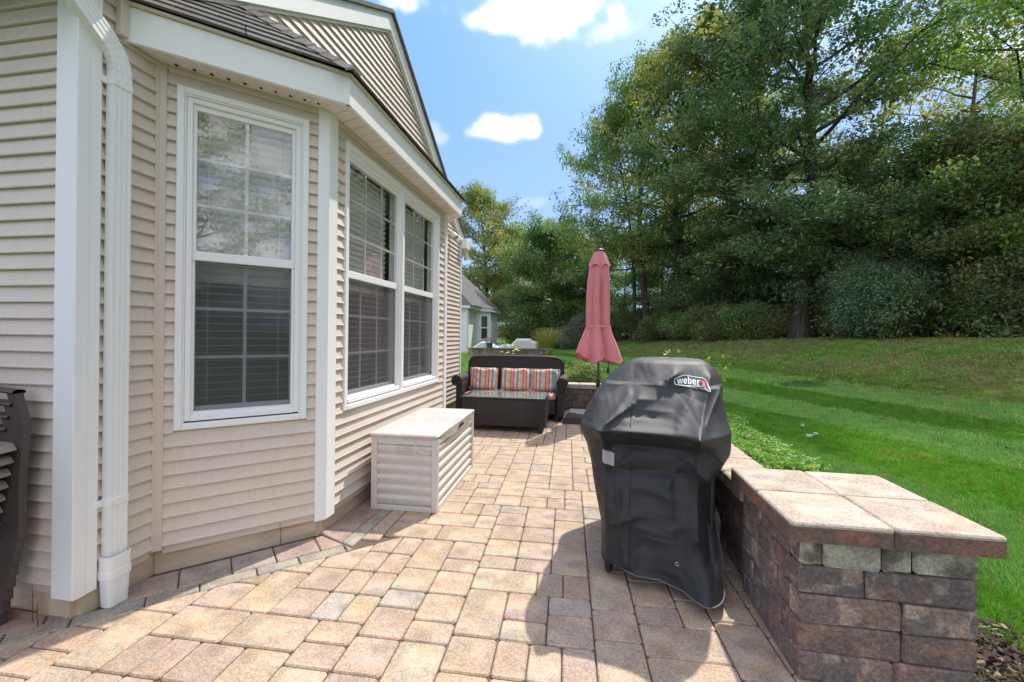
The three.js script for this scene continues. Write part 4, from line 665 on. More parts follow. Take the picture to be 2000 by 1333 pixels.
{
  const t = thing('wicker_table', 'dark wicker coffee table with glass top in front of sofa', 'table', -1.07, 0, 5.78, -.01);
  const side = (w, d, y0, y1, bow, bulge) => { const ring = (k) => { const y = lerp(y0, y1, k), f = 1 + bulge * Math.sin(k * Math.PI) - .02 * (1 - k); const o = []; const n = 40; for (let i = 0; i <= n; i++) { const th = i / n * 2 * Math.PI, c = Math.cos(th), s = Math.sin(th), e = .28; o.push(new THREE.Vector3(Math.sign(c) * Math.pow(Math.abs(c), e) * w / 2 * f, y, Math.sign(s) * Math.pow(Math.abs(s), e) * d / 2 * f)); } return o; }; return gridGeo(40, 8, (a, q) => ring(q)[Math.round(a * 40)], true, [3, .36]); };
  obj('body', side(1.13, .56, .085, .44, 0, .02), M.wicker, t);
  obj('top_panel', chBox(1.08, .02, .5, .006).translate(0, .425, 0), M.wickerTop, t);
  obj('bottom_panel', chBox(1.06, .02, .5, .006).translate(0, .1, 0), M.wicker, t);
  obj('rim', side(1.16, .59, .43, .446, 0, .0), M.wicker, t);
  obj('glass_top', rbox(1.13, .008, .56, .0035).translate(0, .452, 0), M.tableGlass, t);
  for (const x of [-1, 1]) for (const z of [-1, 1]) obj('leg', chBox(.065, .1, .065, .008).translate(x * .5, .05, z * .215), M.black, t);
}
// ------------------------------------------------------------------ closed umbrella and its weighted base
{
  const ux = .185, uu = 6.62;
  const um = thing('patio_umbrella', 'closed faded pink patio umbrella tied with a strap on dark pole', 'umbrella', ux, .05, uu);
  obj('pole', limb([new THREE.Vector3(0, 0, 0), new THREE.Vector3(0, 2.46, 0)], [.02, .019], 14), M.pole, um);
  obj('pole_collar', lathe([[.0, .46], [.03, .46], [.033, .5], [.03, .56], [0, .56]], 14), M.black, um);
  const prof = [[2.505, .07], [2.44, .1], [2.3, .125], [2.1, .15], [1.85, .163], [1.6, .165], [1.42, .163], [1.3, .2], [1.1, .285], [.98, .325], [.86, .35]];
  const rad = y => { for (let i = 0; i + 1 < prof.length; i++) if (y <= prof[i][0] && y >= prof[i + 1][0]) return lerp(prof[i][1], prof[i + 1][1], (prof[i][0] - y) / (prof[i][0] - prof[i + 1][0])); return y > 2.5 ? .06 : .35; };
  const tri = v => Math.abs(((v % 1) + 1) % 1 * 2 - 1), hemY = th => .86 + .13 * tri(th / 6.28318 * 4 + .15) + .03 * Math.sin(th * 2 + 2);
  const fold = (th, y) => { const q = sstep(2.45, 1.9, y), l = sstep(1.35, .9, y), w = th / 6.28318; return 1.06 - (.05 + .42 * q) * Math.pow(tri(w * 5 + .1 + .04 * Math.sin(y * 3)), 1.6) - .12 * q * tri(w * 8 + .4 + .03 * y) - .12 * l * tri(w * 8 + .2) + .05 * Math.sin(th * 2 + 1); };
  const cpt = (th, y) => { const r = rad(y) * 1.1 * fold(th, y), t2 = th + .1 * Math.sin(y * 3.4 + th); return new THREE.Vector3(Math.cos(t2) * r, y - .05, Math.sin(t2) * r); };
  const canopy = obj('canopy', gridGeo(200, 60, (a, q) => { const th = a * 6.28318; return cpt(th, lerp(2.49, hemY(th), q)); }, true, [1.2, 1.6]), M.pink, um);
  const hemp = []; for (let i = 0; i <= 200; i++) { const th = i / 200 * 6.28318; hemp.push(cpt(th, hemY(th)).add(new THREE.Vector3(0, -.003, 0))); } obj('canopy_hem', limb(hemp, hemp.map(() => .007), 5, false), M.pinkTrim, canopy);
  obj('vent_cap', gridGeo(96, 16, (a, q) => { const th = a * 6.28318, f = Math.pow(Math.abs(Math.cos(th * 3 + .3)), .7), y = lerp(2.5, lerp(2.2, 2.29, f), q), r = lerp(.07, .165, q) * (1 - .22 * q * (1 - f)); return new THREE.Vector3(Math.cos(th) * r, y, Math.sin(th) * r); }, true, [.8, .4]), M.pink, um);
  const st = []; for (let i = 0; i <= 48; i++) { const th = i / 48 * 6.28318; st.push([th, .17 * (1 + .05 * Math.sin(th * 2 + 1))]); }
  obj('strap', gridGeo(48, 2, (a, q) => { const th = a * 6.28318, r = .172 * (1 + .05 * Math.sin(th * 2 + 1)); return new THREE.Vector3(Math.cos(th) * r, 1.34 + q * .035 + .012 * Math.sin(th), Math.sin(th) * r); }, true), M.pink, um);
  obj('finial', lathe([[0, 2.495], [.075, 2.495], [.085, 2.51], [.08, 2.522], [.035, 2.528], [.03, 2.54], [0, 2.545]], 18), M.bronze, um);
  const cr = [new THREE.Vector3(.14, .93, .02), new THREE.Vector3(.15, .8, .02), new THREE.Vector3(.145, .74, .02)]; obj('tie_cord', tube(curve(cr, 6), .006, 6), M.black, um); obj('cord_toggle', lathe([[0, .66], [.018, .67], [.02, .72], [.012, .745], [0, .745]], 10).translate(.145, 0, .02), M.black, um);
  const ba = thing('umbrella_base', 'black weighted umbrella base on pavers beside the sofa', 'umbrella base', .06, 0, 6.6);
  const bs = new GB(), w0 = .37, w1 = .29, h0 = .095, h1 = .13; const v = (sx, sz, w, h) => new THREE.Vector3(sx * w, h, sz * w); const S = [[-1, 1], [1, 1], [1, -1], [-1, -1]];
  for (let i = 0; i < 4; i++) { const [a, b] = S[i], [c, d] = S[(i + 1) % 4]; bs.quad(v(a, b, w0, 0), v(c, d, w0, 0), v(c, d, w0, h0), v(a, b, w0, h0)); bs.quad(v(a, b, w0, h0), v(c, d, w0, h0), v(c, d, w1, h1), v(a, b, w1, h1)); } bs.quad(...S.map(([a, b]) => v(a, b, w1, h1)));
  obj('weight_tray', bs.geo(), mat(lin(.045, .046, .05), .6, { bumpMap: T.grainB, bumpScale: .001 }), ba);
  obj('pole_socket', lathe([[.0, .12], [.04, .12], [.036, .16], [.028, .3], [.0, .3]], 16).translate(.125, 0, -.02), M.pole, ba);
}
// ------------------------------------------------------------------ stacked sling chairs by the return wall
{
  const D = .58, wd = .56; // faces +x; far side lies along the wall
  function chair(first) {
    const c = new THREE.Group(); const bar = (pts, r, k = 14) => limb(curve(pts, k), Array(k + 1).fill(r), 8);
    for (const z of [-wd / 2 + .02, wd / 2 - .02]) {
      obj('front_leg', (() => { const P = curve([new THREE.Vector3(.0, .0, z), new THREE.Vector3(-.002, .25, z), new THREE.Vector3(.012, .4, z), new THREE.Vector3(.014, .5, z), new THREE.Vector3(-.03, .62, z)], 16); const g = new GB(), w = .024, d = .014; for (let i = 0; i + 1 < P.length; i++) { const a = P[i], b = P[i + 1], q = (p, x, zz) => new THREE.Vector3(p.x + x * w, p.y, p.z + zz * d); const A = [q(a, -1, -1), q(a, 1, -1), q(a, 1, 1), q(a, -1, 1)], B = [q(b, -1, -1), q(b, 1, -1), q(b, 1, 1), q(b, -1, 1)]; for (let k = 0; k < 4; k++) { const m = (k + 1) % 4; g.quad(A[k], A[m], B[m], B[k]); } if (!i) g.quad(...A.reverse()); } return g.geo(); })(), M.frame, c);
      obj('armrest', gridGeo(16, 8, (a, q) => { const th = q * 6.28318, x = lerp(-.005, -.5, a); return new THREE.Vector3(x, .625 + .012 * Math.sin(a * 3.1) + Math.sin(th) * .012, z + Math.cos(th) * .024); }), M.frame, c);
      obj('rear_leg', bar([new THREE.Vector3(-.52, .0, z), new THREE.Vector3(-.47, .4, z), new THREE.Vector3(-.5, .64, z), new THREE.Vector3(-.6, .92, z)], .014), M.frame, c);
      obj('seat_rail', bar([new THREE.Vector3(-.0, .395, z * .93), new THREE.Vector3(-.1, .405, z * .93), new THREE.Vector3(-.48, .36, z * .93)], .013), M.frame, c);
    }
    obj('front_rail', tube([new THREE.Vector3(-.005, .385, -wd / 2 + .03), new THREE.Vector3(-.005, .385, wd / 2 - .03)], .013, 8), M.frame, c);
    obj('sling', gridGeo(10, 20, (a, t) => { const z = lerp(-wd / 2 + .04, wd / 2 - .04, a), P = [[.022, .385], [.0, .412], [-.08, .416], [-.45, .37], [-.52, .46], [-.6, .88]]; const k = t * (P.length - 1), i = Math.min(P.length - 2, Math.floor(k)), f = k - i; return new THREE.Vector3(lerp(P[i][0], P[i + 1][0], f), lerp(P[i][1], P[i + 1][1], f) - .012 * Math.sin(a * Math.PI), z); }, false, [.5, 1]), M.sling, c);
    obj('back_rail', tube([new THREE.Vector3(-.6, .92, -wd / 2 + .02), new THREE.Vector3(-.6, .92, wd / 2 - .02)], .013, 8), M.frame, c);
    return c;
  }
  const proto = chair(), N = 8;
  for (let i = 0; i < N; i++) { const c = i ? proto.clone() : proto; c.name = numbered('stacking_chair'); c.position.set(-2.49 + i * .014, i * .054, -(1.475 - wd / 2)); c.rotation.y = -.03; tag(c, i === N - 1 ? 'topmost brown sling chair of the stack against house wall' : i === 0 ? 'lowest brown sling chair of the stack standing on pavers' : ['', 'second', 'third', 'fourth', 'fifth', 'sixth', 'seventh'][i] + ' brown sling chair from the ground in the stack against house wall', 'chair', 'sling chairs stacked by the wall'); scene.add(c); }
}
// ------------------------------------------------------------------ vegetation
const place = (px, depth) => { const r = (px - 1000) / 840; return [depth * (r * Math.cos(YAW) - Math.sin(YAW)), depth * (r * Math.sin(YAW) + Math.cos(YAW))]; };
function sprayGeo(n, rad, flat, lw, ll, seed, droop = 0) {   // a twig's worth of leaves
  const R = rngOf(seed), P = [], I = [], N = [];
  for (let i = 0; i < n; i++) {
    const th = R() * 6.283, rr = rad * Math.cbrt(R()), ph = Math.acos(2 * R() - 1); const c = new THREE.Vector3(Math.sin(ph) * Math.cos(th) * rr, Math.cos(ph) * rr * flat, Math.sin(ph) * Math.sin(th) * rr);
    const d = new THREE.Vector3(R() - .5, (R() - .5) * .7 - droop, R() - .5).normalize(), nn = new THREE.Vector3(R() - .5, .55 + R() * .5, R() - .5).normalize(), s = new THREE.Vector3().crossVectors(d, nn).normalize(), up = new THREE.Vector3().crossVectors(s, d);
    const k = .5 + 1.0 * R() * (.6 + .6 * R()), l = ll * k, w = lw * k, b = P.length / 3; const q = (a, e, h) => { const v = c.clone().addScaledVector(d, a * l).addScaledVector(s, e * w).addScaledVector(up, h * w); P.push(v.x, v.y, v.z); };
    q(-.5, 0, 0); q(.0, -.5, .16); q(.5, 0, -.05); q(.0, .5, .16); I.push(b, b + 1, b + 2, b, b + 2, b + 3);
  }
  const g = new THREE.BufferGeometry(); g.setAttribute('position', new THREE.Float32BufferAttribute(P, 3)); g.setAttribute('uv', new THREE.Float32BufferAttribute(new Float32Array(P.length / 3 * 2), 2)); g.setIndex(I); g.computeVertexNormals(); return g;
}
const SPRAY = { oak: sprayGeo(46, .5, .5, .085, .15, 11), mid: sprayGeo(46, .5, .6, .07, .12, 12), loose: sprayGeo(30, .46, .7, .07, .13, 13, .3), small: sprayGeo(50, .32, .6, .035, .07, 14), fine: sprayGeo(40, .15, .7, .017, .034, 15), cover: sprayGeo(22, .09, .45, .017, .028, 16) };
function crownOf(name, spray, pts, col, vary, parent, material = M.leaf, seed = 1, sMin = .75, sMax = 1.3) {
  const R = rngOf(seed), m = new THREE.InstancedMesh(SPRAY[spray], material, pts.length), q = new THREE.Quaternion(), e = new THREE.Euler(), s = new THREE.Vector3(), mx = new THREE.Matrix4(), c = new THREE.Color();
  pts.forEach((p, i) => { e.set((R() - .5) * .9, R() * 6.283, (R() - .5) * .9); q.setFromEuler(e); const k = sMin + R() * (sMax - sMin); s.set(k, k, k); mx.compose(p, q, s); m.setMatrixAt(i, mx); const v = 1 + (R() - .5) * .5, y = R(); const yy = y < vary * .6 ? .55 + .45 * R() : 0; c.setRGB(lerp(col[0], col[0] * 2.3, yy) * v, lerp(col[1], col[1] * 1.35, yy) * v, lerp(col[2], col[2] * .9, yy) * v); m.setColorAt(i, c); });
  m.name = name; m.castShadow = m.receiveShadow = true; m.userData.kind = 'stuff'; parent.add(m); return m;
}
let treeSeed = 100;
function tree(o) {
  const { name = 'broadleaf_tree', label, x, u, H, R: RAD, start = .25, limbs = 22, subs = 5, per = 4, r0 = .28, spray = 'mid', col = [.045, .085, .025], vary = .15, bark = M.bark, group, droop = 0, jitter = .5, shape = 1, lean = 0 } = o;
  const seed = treeSeed += 7, R = rngOf(seed), t = thing(name, label, 'tree', x, ground(x, u) - .05, u, 0, group);
  const wood = [], pts = [], n = 10, tr = [], rad = [];
  const wob = [R() * 6, R() * 6];
  for (let i = 0; i <= n; i++) { const k = i / n; tr.push(new THREE.Vector3((Math.sin(k * 4 + wob[0]) - Math.sin(wob[0])) * .022 * H + lean * k * H, k * H * .93, (Math.sin(k * 3.3 + wob[1]) - Math.sin(wob[1])) * .022 * H)); rad.push(r0 * (1 - k * .93) * (1 + .75 * Math.exp(-k * 34))); }
  wood.push(limb(tr, rad, 9)); const cv = new THREE.CatmullRomCurve3(tr);
  for (let i = 0; i < limbs; i++) {
    const f = (i + R() * .8) / limbs, k = lerp(start, .97, f), base = cv.getPoint(k), az = i * 2.399 + R() * .9;
    const prof = shape === 1 ? Math.pow(Math.sin(Math.PI * clamp(.12 + f * .82)), .75) : shape === 2 ? 1 - f * .75 : Math.sin(Math.PI * (.3 + f * .65));
    const len = RAD * prof * (.7 + .5 * R()), el = lerp(.05, 1.1, f * f) + (R() - .4) * .5 - droop;
    const d = new THREE.Vector3(Math.cos(az) * Math.cos(el), Math.sin(el), Math.sin(az) * Math.cos(el)), P = [];
    for (let j = 0; j <= 5; j++) { const q = j / 5; P.push(base.clone().addScaledVector(d, len * q).add(new THREE.Vector3((R() - .5) * .2 * len * q, len * (.16 * q * q - (droop + .1) * q * q * q * .9) , (R() - .5) * .12 * len * q))); }
    const rb = Math.min(.42 * r0, .03 + .035 * len) * (1 - k * .55); wood.push(limb(P, P.map((_, j) => rb * (1 - j / 5 * .85)), 5, false));
    const lc = new THREE.CatmullRomCurve3(P);
    for (let c = 0; c < per * 2; c++) pts.push(lc.getPoint(.35 + .65 * R()).add(new THREE.Vector3((R() - .5) * jitter, (R() - .4) * jitter, (R() - .5) * jitter)));
    for (let b = 0; b < subs; b++) {
      const q = .28 + .72 * (b + R()) / subs, s0 = lc.getPoint(Math.min(1, q)), sa = az + (b % 2 ? 1 : -1) * (.5 + R() * .8), se = el * .5 + (R() - .42) * .9 - droop * .5, sl = (RAD * .16 + len * .3) * (.6 + .7 * R()); const sd = new THREE.Vector3(Math.cos(sa) * Math.cos(se), Math.sin(se), Math.sin(sa) * Math.cos(se));
      const e = s0.clone().addScaledVector(sd, sl); if (b % 2 === 0) wood.push(limb([s0, s0.clone().lerp(e, .55).add(new THREE.Vector3(0, .06 * sl, 0)), e], [rb * .35, rb * .2, .006], 4, false));
      for (let c = 0; c < per; c++) { const w = .25 + .8 * (c + R()) / per; pts.push(s0.clone().lerp(e, w).add(new THREE.Vector3((R() - .5) * jitter * 1.6, (R() - .5) * jitter, (R() - .5) * jitter * 1.6))); }
    }
  }
  obj('trunk', wood, bark, t); crownOf('crown', spray, pts, col, vary, t, M.leaf, seed, o.sMin || .65, o.sMax || 1.65); return t;
}
function bush(o) {
  const { name = 'shrub', label, x, u, y, w, h, n, spray = 'small', col, vary = .15, group, stems = 7, material = M.leaf, sMin = .8, sMax = 1.3, cat = 'shrub', hole = .35 } = o;
  const seed = treeSeed += 7, R = rngOf(seed), t = thing(name, label, cat, x, (y ?? ground(x, u)) - .02, u, 0, group), pts = [], wood = [];
  const NL = o.lobes || 7, lob = Array.from({ length: NL }, () => [R() * 6.28, .15 + R() * .7, .25 + R() * .62, o.lobes ? .16 + R() * .22 : .3 + R() * .25]);
  for (let i = 0; i < n; i++) { const L = lob[Math.floor(R() * NL)], th = R() * 6.283, ph = Math.acos(2 * R() - 1), r = lerp(hole, 1, Math.cbrt(R())) * L[3]; pts.push(new THREE.Vector3((Math.cos(L[0]) * L[1] * .75 + Math.sin(ph) * Math.cos(th) * r) * w / 2 * 1.15, Math.max(.04 * h, (L[2] + Math.cos(ph) * r * .9) * h * .92), (Math.sin(L[0]) * L[1] * .75 + Math.sin(ph) * Math.sin(th) * r) * w / 2 * 1.15)); }
  for (let i = 0; i < stems; i++) { const th = R() * 6.28, k = .2 + R() * .25; wood.push(limb(curve([new THREE.Vector3(Math.cos(th) * .05 * w, 0, Math.sin(th) * .05 * w), new THREE.Vector3(Math.cos(th) * k * .5 * w, .4 * h, Math.sin(th) * k * .5 * w), new THREE.Vector3(Math.cos(th) * k * w, .8 * h, Math.sin(th) * k * w)], 4), [.012 * w, .009 * w, .007 * w, .005 * w, .002 * w], 5, false)); }
  obj('stems', wood, M.barkDark, t); crownOf('foliage', spray, pts, col, vary, t, material, seed, sMin, sMax); return t;
}
const WOOD = 'trees at the edge of the wood', DARK = [.15, .25, .07], MID = [.2, .34, .075], LIGHT = [.35, .43, .095], BRIGHT = [.25, .44, .075];
const tp = (px, d, o) => { const [x, u] = place(px, d); return tree({ x, u, ...o }); };
tp(1566, 19.5, { name: 'oak_tree', label: 'tall oak with a flared grey trunk at the lawn edge beside bluish bush', H: 18.5, R: 5.9, start: .17, limbs: 38, subs: 6, per: 5, r0: .36, spray: 'oak', col: DARK, vary: .12, droop: .04, jitter: .8 });
tp(1268, 29, { name: 'slender_tree', label: 'slender tree with bare lower trunk standing behind the umbrella', H: 20, R: 4.6, start: .3, limbs: 30, subs: 5, per: 6, r0: .27, spray: 'loose', col: MID, vary: .25, shape: 3 });
tp(1238, 31, { name: 'slender_tree', label: 'thin leaning tree beside the slender one, its open crown meeting the sky', H: 17.5, R: 5, start: .28, limbs: 30, subs: 5, per: 6, r0: .16, spray: 'loose', col: MID, vary: .3, shape: 3, lean: -.07 });
tp(1335, 27, { name: 'broadleaf_tree', label: 'broadleaf tree with yellowing top between the slender tree and the oak', H: 20.5, R: 4.6, start: .2, limbs: 32, subs: 5, per: 5, r0: .26, spray: 'loose', col: LIGHT, vary: .4, shape: 3 });
tp(1420, 25, { name: 'broadleaf_tree', label: 'dark leafy tree standing close behind the oak on the umbrella side', H: 19, R: 4.6, start: .1, limbs: 36, subs: 5, per: 5, r0: .28, spray: 'oak', col: DARK, vary: .12 });
tp(1700, 27, { name: 'broadleaf_tree', label: 'thin crowned tree letting much sky through behind bluish bush', H: 20, R: 3.4, start: .35, limbs: 16, subs: 4, per: 3, r0: .17, spray: 'loose', col: LIGHT, vary: .35, shape: 3 });
tp(1940, 22, { name: 'broadleaf_tree', label: 'tall yellow green tree with pale forked trunk above the dark thicket', H: 21, R: 4.6, start: .3, limbs: 24, subs: 5, per: 3, r0: .2, spray: 'loose', col: LIGHT, vary: .45, bark: M.barkPale, shape: 3 });
tp(2035, 14.5, { name: 'broadleaf_tree', label: 'bright green tree leaning over the lawn past the dark thicket', H: 16, R: 4.4, start: .15, limbs: 34, subs: 5, per: 4, r0: .24, spray: 'mid', col: BRIGHT, vary: .25, jitter: .7 });
tp(1830, 17.5, { name: 'spreading_tree', label: 'low spreading dark tree with dense drooping boughs next to bluish bush', H: 8.2, R: 4.4, start: .14, limbs: 30, subs: 6, per: 4, r0: .2, spray: 'mid', col: DARK, vary: .12, droop: .2, shape: 2 });
tp(1965, 15, { name: 'spreading_tree', label: 'low drooping tree with twin dark trunks under the bright leaning tree', H: 7.4, R: 3.6, start: .16, limbs: 26, subs: 6, per: 4, r0: .17, spray: 'mid', col: [.21, .25, .07], vary: .3, droop: .22, shape: 2 });
tp(1650, 24, { name: 'broadleaf_tree', label: 'dense tree filling the gap between oak and thin crowned tree', H: 10.5, R: 4, start: .08, limbs: 30, subs: 5, per: 5, r0: .2, spray: 'mid', col: DARK, vary: .2 });
tp(1085, 37, { name: 'rounded_tree', label: 'rounded bright green tree beyond the neighbour patio beside the umbrella', H: 9.6, R: 4.2, start: .06, limbs: 42, subs: 6, per: 6, r0: .2, spray: 'mid', col: [.18, .32, .07], vary: .3, sMin: 1.3, sMax: 2.1 });
tp(945, 45, { name: 'feathery_tree', label: 'tall feathery tree rising over the neighbour house roof', H: 16.8, R: 4.6, start: .2, limbs: 34, subs: 6, per: 5, r0: .26, sMin: 1.2, sMax: 1.9, spray: 'loose', col: [.29, .37, .09], vary: .2, shape: 3 });
tp(1002, 44, { name: 'feathery_tree', label: 'smaller feathery tree between the neighbour house and rounded tree', H: 12.5, R: 3, start: .2, limbs: 26, subs: 5, per: 5, r0: .16, sMin: 1.2, sMax: 1.9, spray: 'loose', col: [.26, .34, .08], vary: .2, shape: 3 });
// the thicket below and behind
const THK = 'low thicket trees between the taller trunks';
for (const [px, d, H, R] of [[1175, 40, 8, 3.6], [1225, 34, 7.6, 3.4], [1300, 31, 7, 3.2], [1365, 27.5, 6.6, 3.2], [1440, 24.5, 6, 3], [1500, 23.5, 6.4, 3], [1560, 26, 7.4, 3.4], [1640, 22.5, 5.8, 2.8], [1730, 21, 6, 3.2], [1800, 22, 7.5, 3.4], [1890, 19.5, 6.2, 3], [1970, 19, 7, 3.2]])
  tp(px, d, { name: 'thicket_tree', label: 'low leafy thicket tree among taller trunks at the wood edge', group: THK, H, R, start: .08, limbs: 24, subs: 5, per: 4, r0: .1, spray: 'mid', col: (px % 3) ? MID : DARK, vary: .2, droop: .05 });
const BACK = 'tall trees deep in the wood';
for (const [px, d, H, R] of [[1160, 52, 11, 5], [1060, 56, 9, 5], [960, 60, 9, 5], [1330, 40, 16, 5], [1470, 36, 22, 5.5], [1600, 38, 17, 5], [1790, 36, 12, 5], [1990, 28, 18, 5]])
  tp(px, d, { name: 'background_tree', label: 'tall tree deep in the wood, seen through gaps between nearer crowns', group: BACK, H, R, start: .08, limbs: 26, subs: 5, per: 4, r0: .22, spray: 'mid', col: LIGHT, vary: .3, sMin: 1, sMax: 1.7 });
const OUT = 'trees of the wood that the windows mirror';
for (const [x, u, H, R] of [[14.5, 8.5, 15, 4.5], [16.5, 2, 13, 4.5], [17, -6, 16, 5], [13, -15, 12, 4.5]]) tree({ x, u, name: 'wood_tree', label: 'leafy tree of the wood that continues past the lawn, mirrored in the windows', group: OUT, H, R, start: .08, limbs: 28, subs: 5, per: 5, r0: .25, spray: 'mid', col: MID, vary: .2 });
// shrubs along the foot of the wood
const bp = (px, d, o) => { const [x, u] = place(px, d); return bush({ x, u, ...o }); };
bp(1700, 16.6, { name: 'bluish_bush', label: 'rounded bush with bluish green leaves beside the oak trunk', w: 3.7, h: 3.2, n: 1700, lobes: 26, spray: 'small', col: [.21, .34, .16], vary: .08, hole: .3, sMin: .9, sMax: 1.7, material: M.leafGloss });
bp(1760, 16.8, { name: 'bluish_bush', label: 'smaller bluish bush merging with the low spreading dark tree', w: 2.8, h: 2.5, n: 900, lobes: 18, spray: 'small', col: [.17, .27, .12], vary: .08, hole: .3, sMin: 1, sMax: 1.5, material: M.leafGloss });
bp(1128, 33, { name: 'silvery_bush', label: 'silvery leaved bush behind the umbrella canopy', w: 3.4, h: 2.7, n: 700, spray: 'small', col: [.3, .34, .22], vary: .1, sMin: 1.2, sMax: 2 });
for (const [px, d, w, h] of [[1010, 40, 5, 2.6], [1065, 37, 4.5, 2.2], [1195, 35, 3.6, 2], [1240, 32, 3.2, 1.9], [1290, 28, 3, 1.8], [1345, 25.5, 3, 1.7], [1400, 23.5, 3, 1.9], [1455, 21.8, 2.6, 1.5], [1510, 20.8, 2.4, 1.3], [1620, 19.2, 2, 1.6], [1820, 16.2, 2.6, 1.5], [1880, 15.4, 2.4, 1.5], [1945, 14.5, 2.4, 1.6], [2010, 13.6, 2.4, 1.8]])
  bp(px, d, { name: 'understorey_shrub', label: 'loose green shrub at the foot of the wood', group: 'shrubs along the foot of the wood', w: w * 1.15, h: h * (1 + .35 * hash(px, 3)), lobes: 22, hole: .2, n: 460, spray: 'small', col: px % 2 ? MID : [.22, .27, .07], vary: .25, sMin: 1.1, sMax: 1.9 });
// ------------------------------------------------------------------ lawn grass, mown in stripes by the lean of the blades
function tuftGeo(n, h, spread, lean, bw, seed) {
  const R = rngOf(seed), P = [], I = [];
  for (let i = 0; i < n; i++) { const th = R() * 6.283, r = Math.sqrt(R()) * spread, x = Math.cos(th) * r, z = Math.sin(th) * r, hh = h * (.6 + .6 * R()), lx = lean * hh * (.5 + R()) + (R() - .5) * .7 * hh, lz = (R() - .5) * .8 * hh, a = R() * 3.14, wx = Math.cos(a) * bw, wz = Math.sin(a) * bw, b = P.length / 3;
    P.push(x - wx, 0, z - wz, x + wx, 0, z + wz, x + lx * .4 - wx * .8, hh * .6, z + lz * .4 - wz * .8, x + lx * .4 + wx * .8, hh * .6, z + lz * .4 + wz * .8, x + lx, hh * .95, z + lz); I.push(b, b + 1, b + 3, b, b + 3, b + 2, b + 2, b + 3, b + 4); }
  const g = new THREE.BufferGeometry(); g.setAttribute('position', new THREE.Float32BufferAttribute(P, 3)); g.setAttribute('uv', new THREE.Float32BufferAttribute(new Float32Array(P.length / 3 * 2), 2)); g.setIndex(I); g.computeVertexNormals(); return g;
}
function grassZone(name, cells, geo, sc, seed) {
  const R = rngOf(seed), arr = [];
  for (const [x0, x1, u0, u1, dens] of cells) { const n = Math.round((x1 - x0) * (u1 - u0) * dens); for (let i = 0; i < n; i++) { const x = lerp(x0, x1, R()), u = lerp(u0, u1, R());
    if (x < 1.12 && u < 7.35) continue; if (x < 1.42 && u > 1.6 && u < 2.45) continue; if (slopeP(x, u) > 17.6) continue;
    // only where the picture, or a step beside it, can see
    const d = -x * Math.sin(YAW) + u * Math.cos(YAW), r = x * Math.cos(YAW) + u * Math.sin(YAW); if (d < .8 || Math.abs(r / d) > 1.35) continue;
    const mul = x > 1.36 && x < 1.72 + .25 * (vnoise(u * 3, 1, 4) - .5) && u < 2.1 + .3 * vnoise(x * 5, 2, 9) && u > .8; if (mul && R() < .93) continue;
    if (Math.hypot(x - 5.35, (u - 11.9) * .8) < .45 + .2 * R()) continue;
    arr.push([x, u]); } }
  const m = new THREE.InstancedMesh(geo, M.grass, arr.length), q = new THREE.Quaternion(), e = new THREE.Euler(), s = new THREE.Vector3(), mx = new THREE.Matrix4(), c = new THREE.Color(); const ST = Math.atan2(.94, .34);
  arr.forEach(([x, u], i) => { const p0 = slopeP(x, u), p = p0 + .25 * (vnoise(x * .6, u * .6, 3) - .5), up = Math.floor(p / 1.4) % 2 === 0, bank = sstep(8.6, 11.5, p0 + 1.5 * (fbm(x * .3, u * .3, 2, 12) - .5)), dry = bank * (.25 + .75 * sstep(.4, .62, fbm(x * .45, u * .45, 3, 66))), worn = sstep(.6, .8, fbm(x * 1.7 + 3, u * 1.7, 3, 68));
    e.set(0, (R() < bank * .9 ? R() * 6.28 : up ? ST : ST + Math.PI) + (R() - .5) * .9, 0); q.setFromEuler(e); const k = sc * (.75 + R() * .5); s.set(k, k * (.8 + .4 * R()), k); mx.compose(W(x, ground(x, u) - .004, u), q, s); m.setMatrixAt(i, mx);
    const v = .75 + .5 * R(), y = R() < .1 + worn * .3 ? .6 + .4 * R() : 0, dd = R() < dry * .75 ? .5 + .5 * R() : dry * .2; c.setRGB(lerp(lerp(.26, .5, y), .46, dd) * v, lerp(lerp(.52, .54, y), .37, dd) * v, lerp(.055, .16, Math.max(dd * .9, y * .7)) * v); m.setColorAt(i, c); });
  m.name = name; m.castShadow = m.receiveShadow = true; scene.add(m); tag(m, 'mown green lawn grass lying in alternating stripes', 'grass', null, 'stuff'); return m;
}
const tuft = tuftGeo(26, .042, .045, .55, .0021, 5), tuftFar = tuftGeo(30, .042, .06, .55, .004, 6);
{
  const zones = [[], [], []];
  for (let x = -10; x < 24; x++) for (let u = 0; u < 52; u++) { const d = Math.hypot(x + .5, u + .5); if (x < 1 && u < 7) continue; const z = d < 6.2 ? 0 : d < 13 ? 1 : 2; zones[z].push([x, x + 1, u, u + 1, z === 0 ? (d < 4 ? 1500 : 1000) : z === 1 ? (d < 9 ? 420 : 300) : d < 20 ? 120 : d < 30 ? 60 : 26]); }
  grassZone('lawn_grass', zones[0], tuft, 1, 31);
  grassZone('far_lawn_grass', zones[1], tuftFar, 1.2, 32).userData.label = 'green lawn grass further off, lying in mown stripes';
  grassZone('slope_grass', zones[2], tuftFar, 1.9, 33).userData.label = 'thin dry grass on the bank below the wood';
}
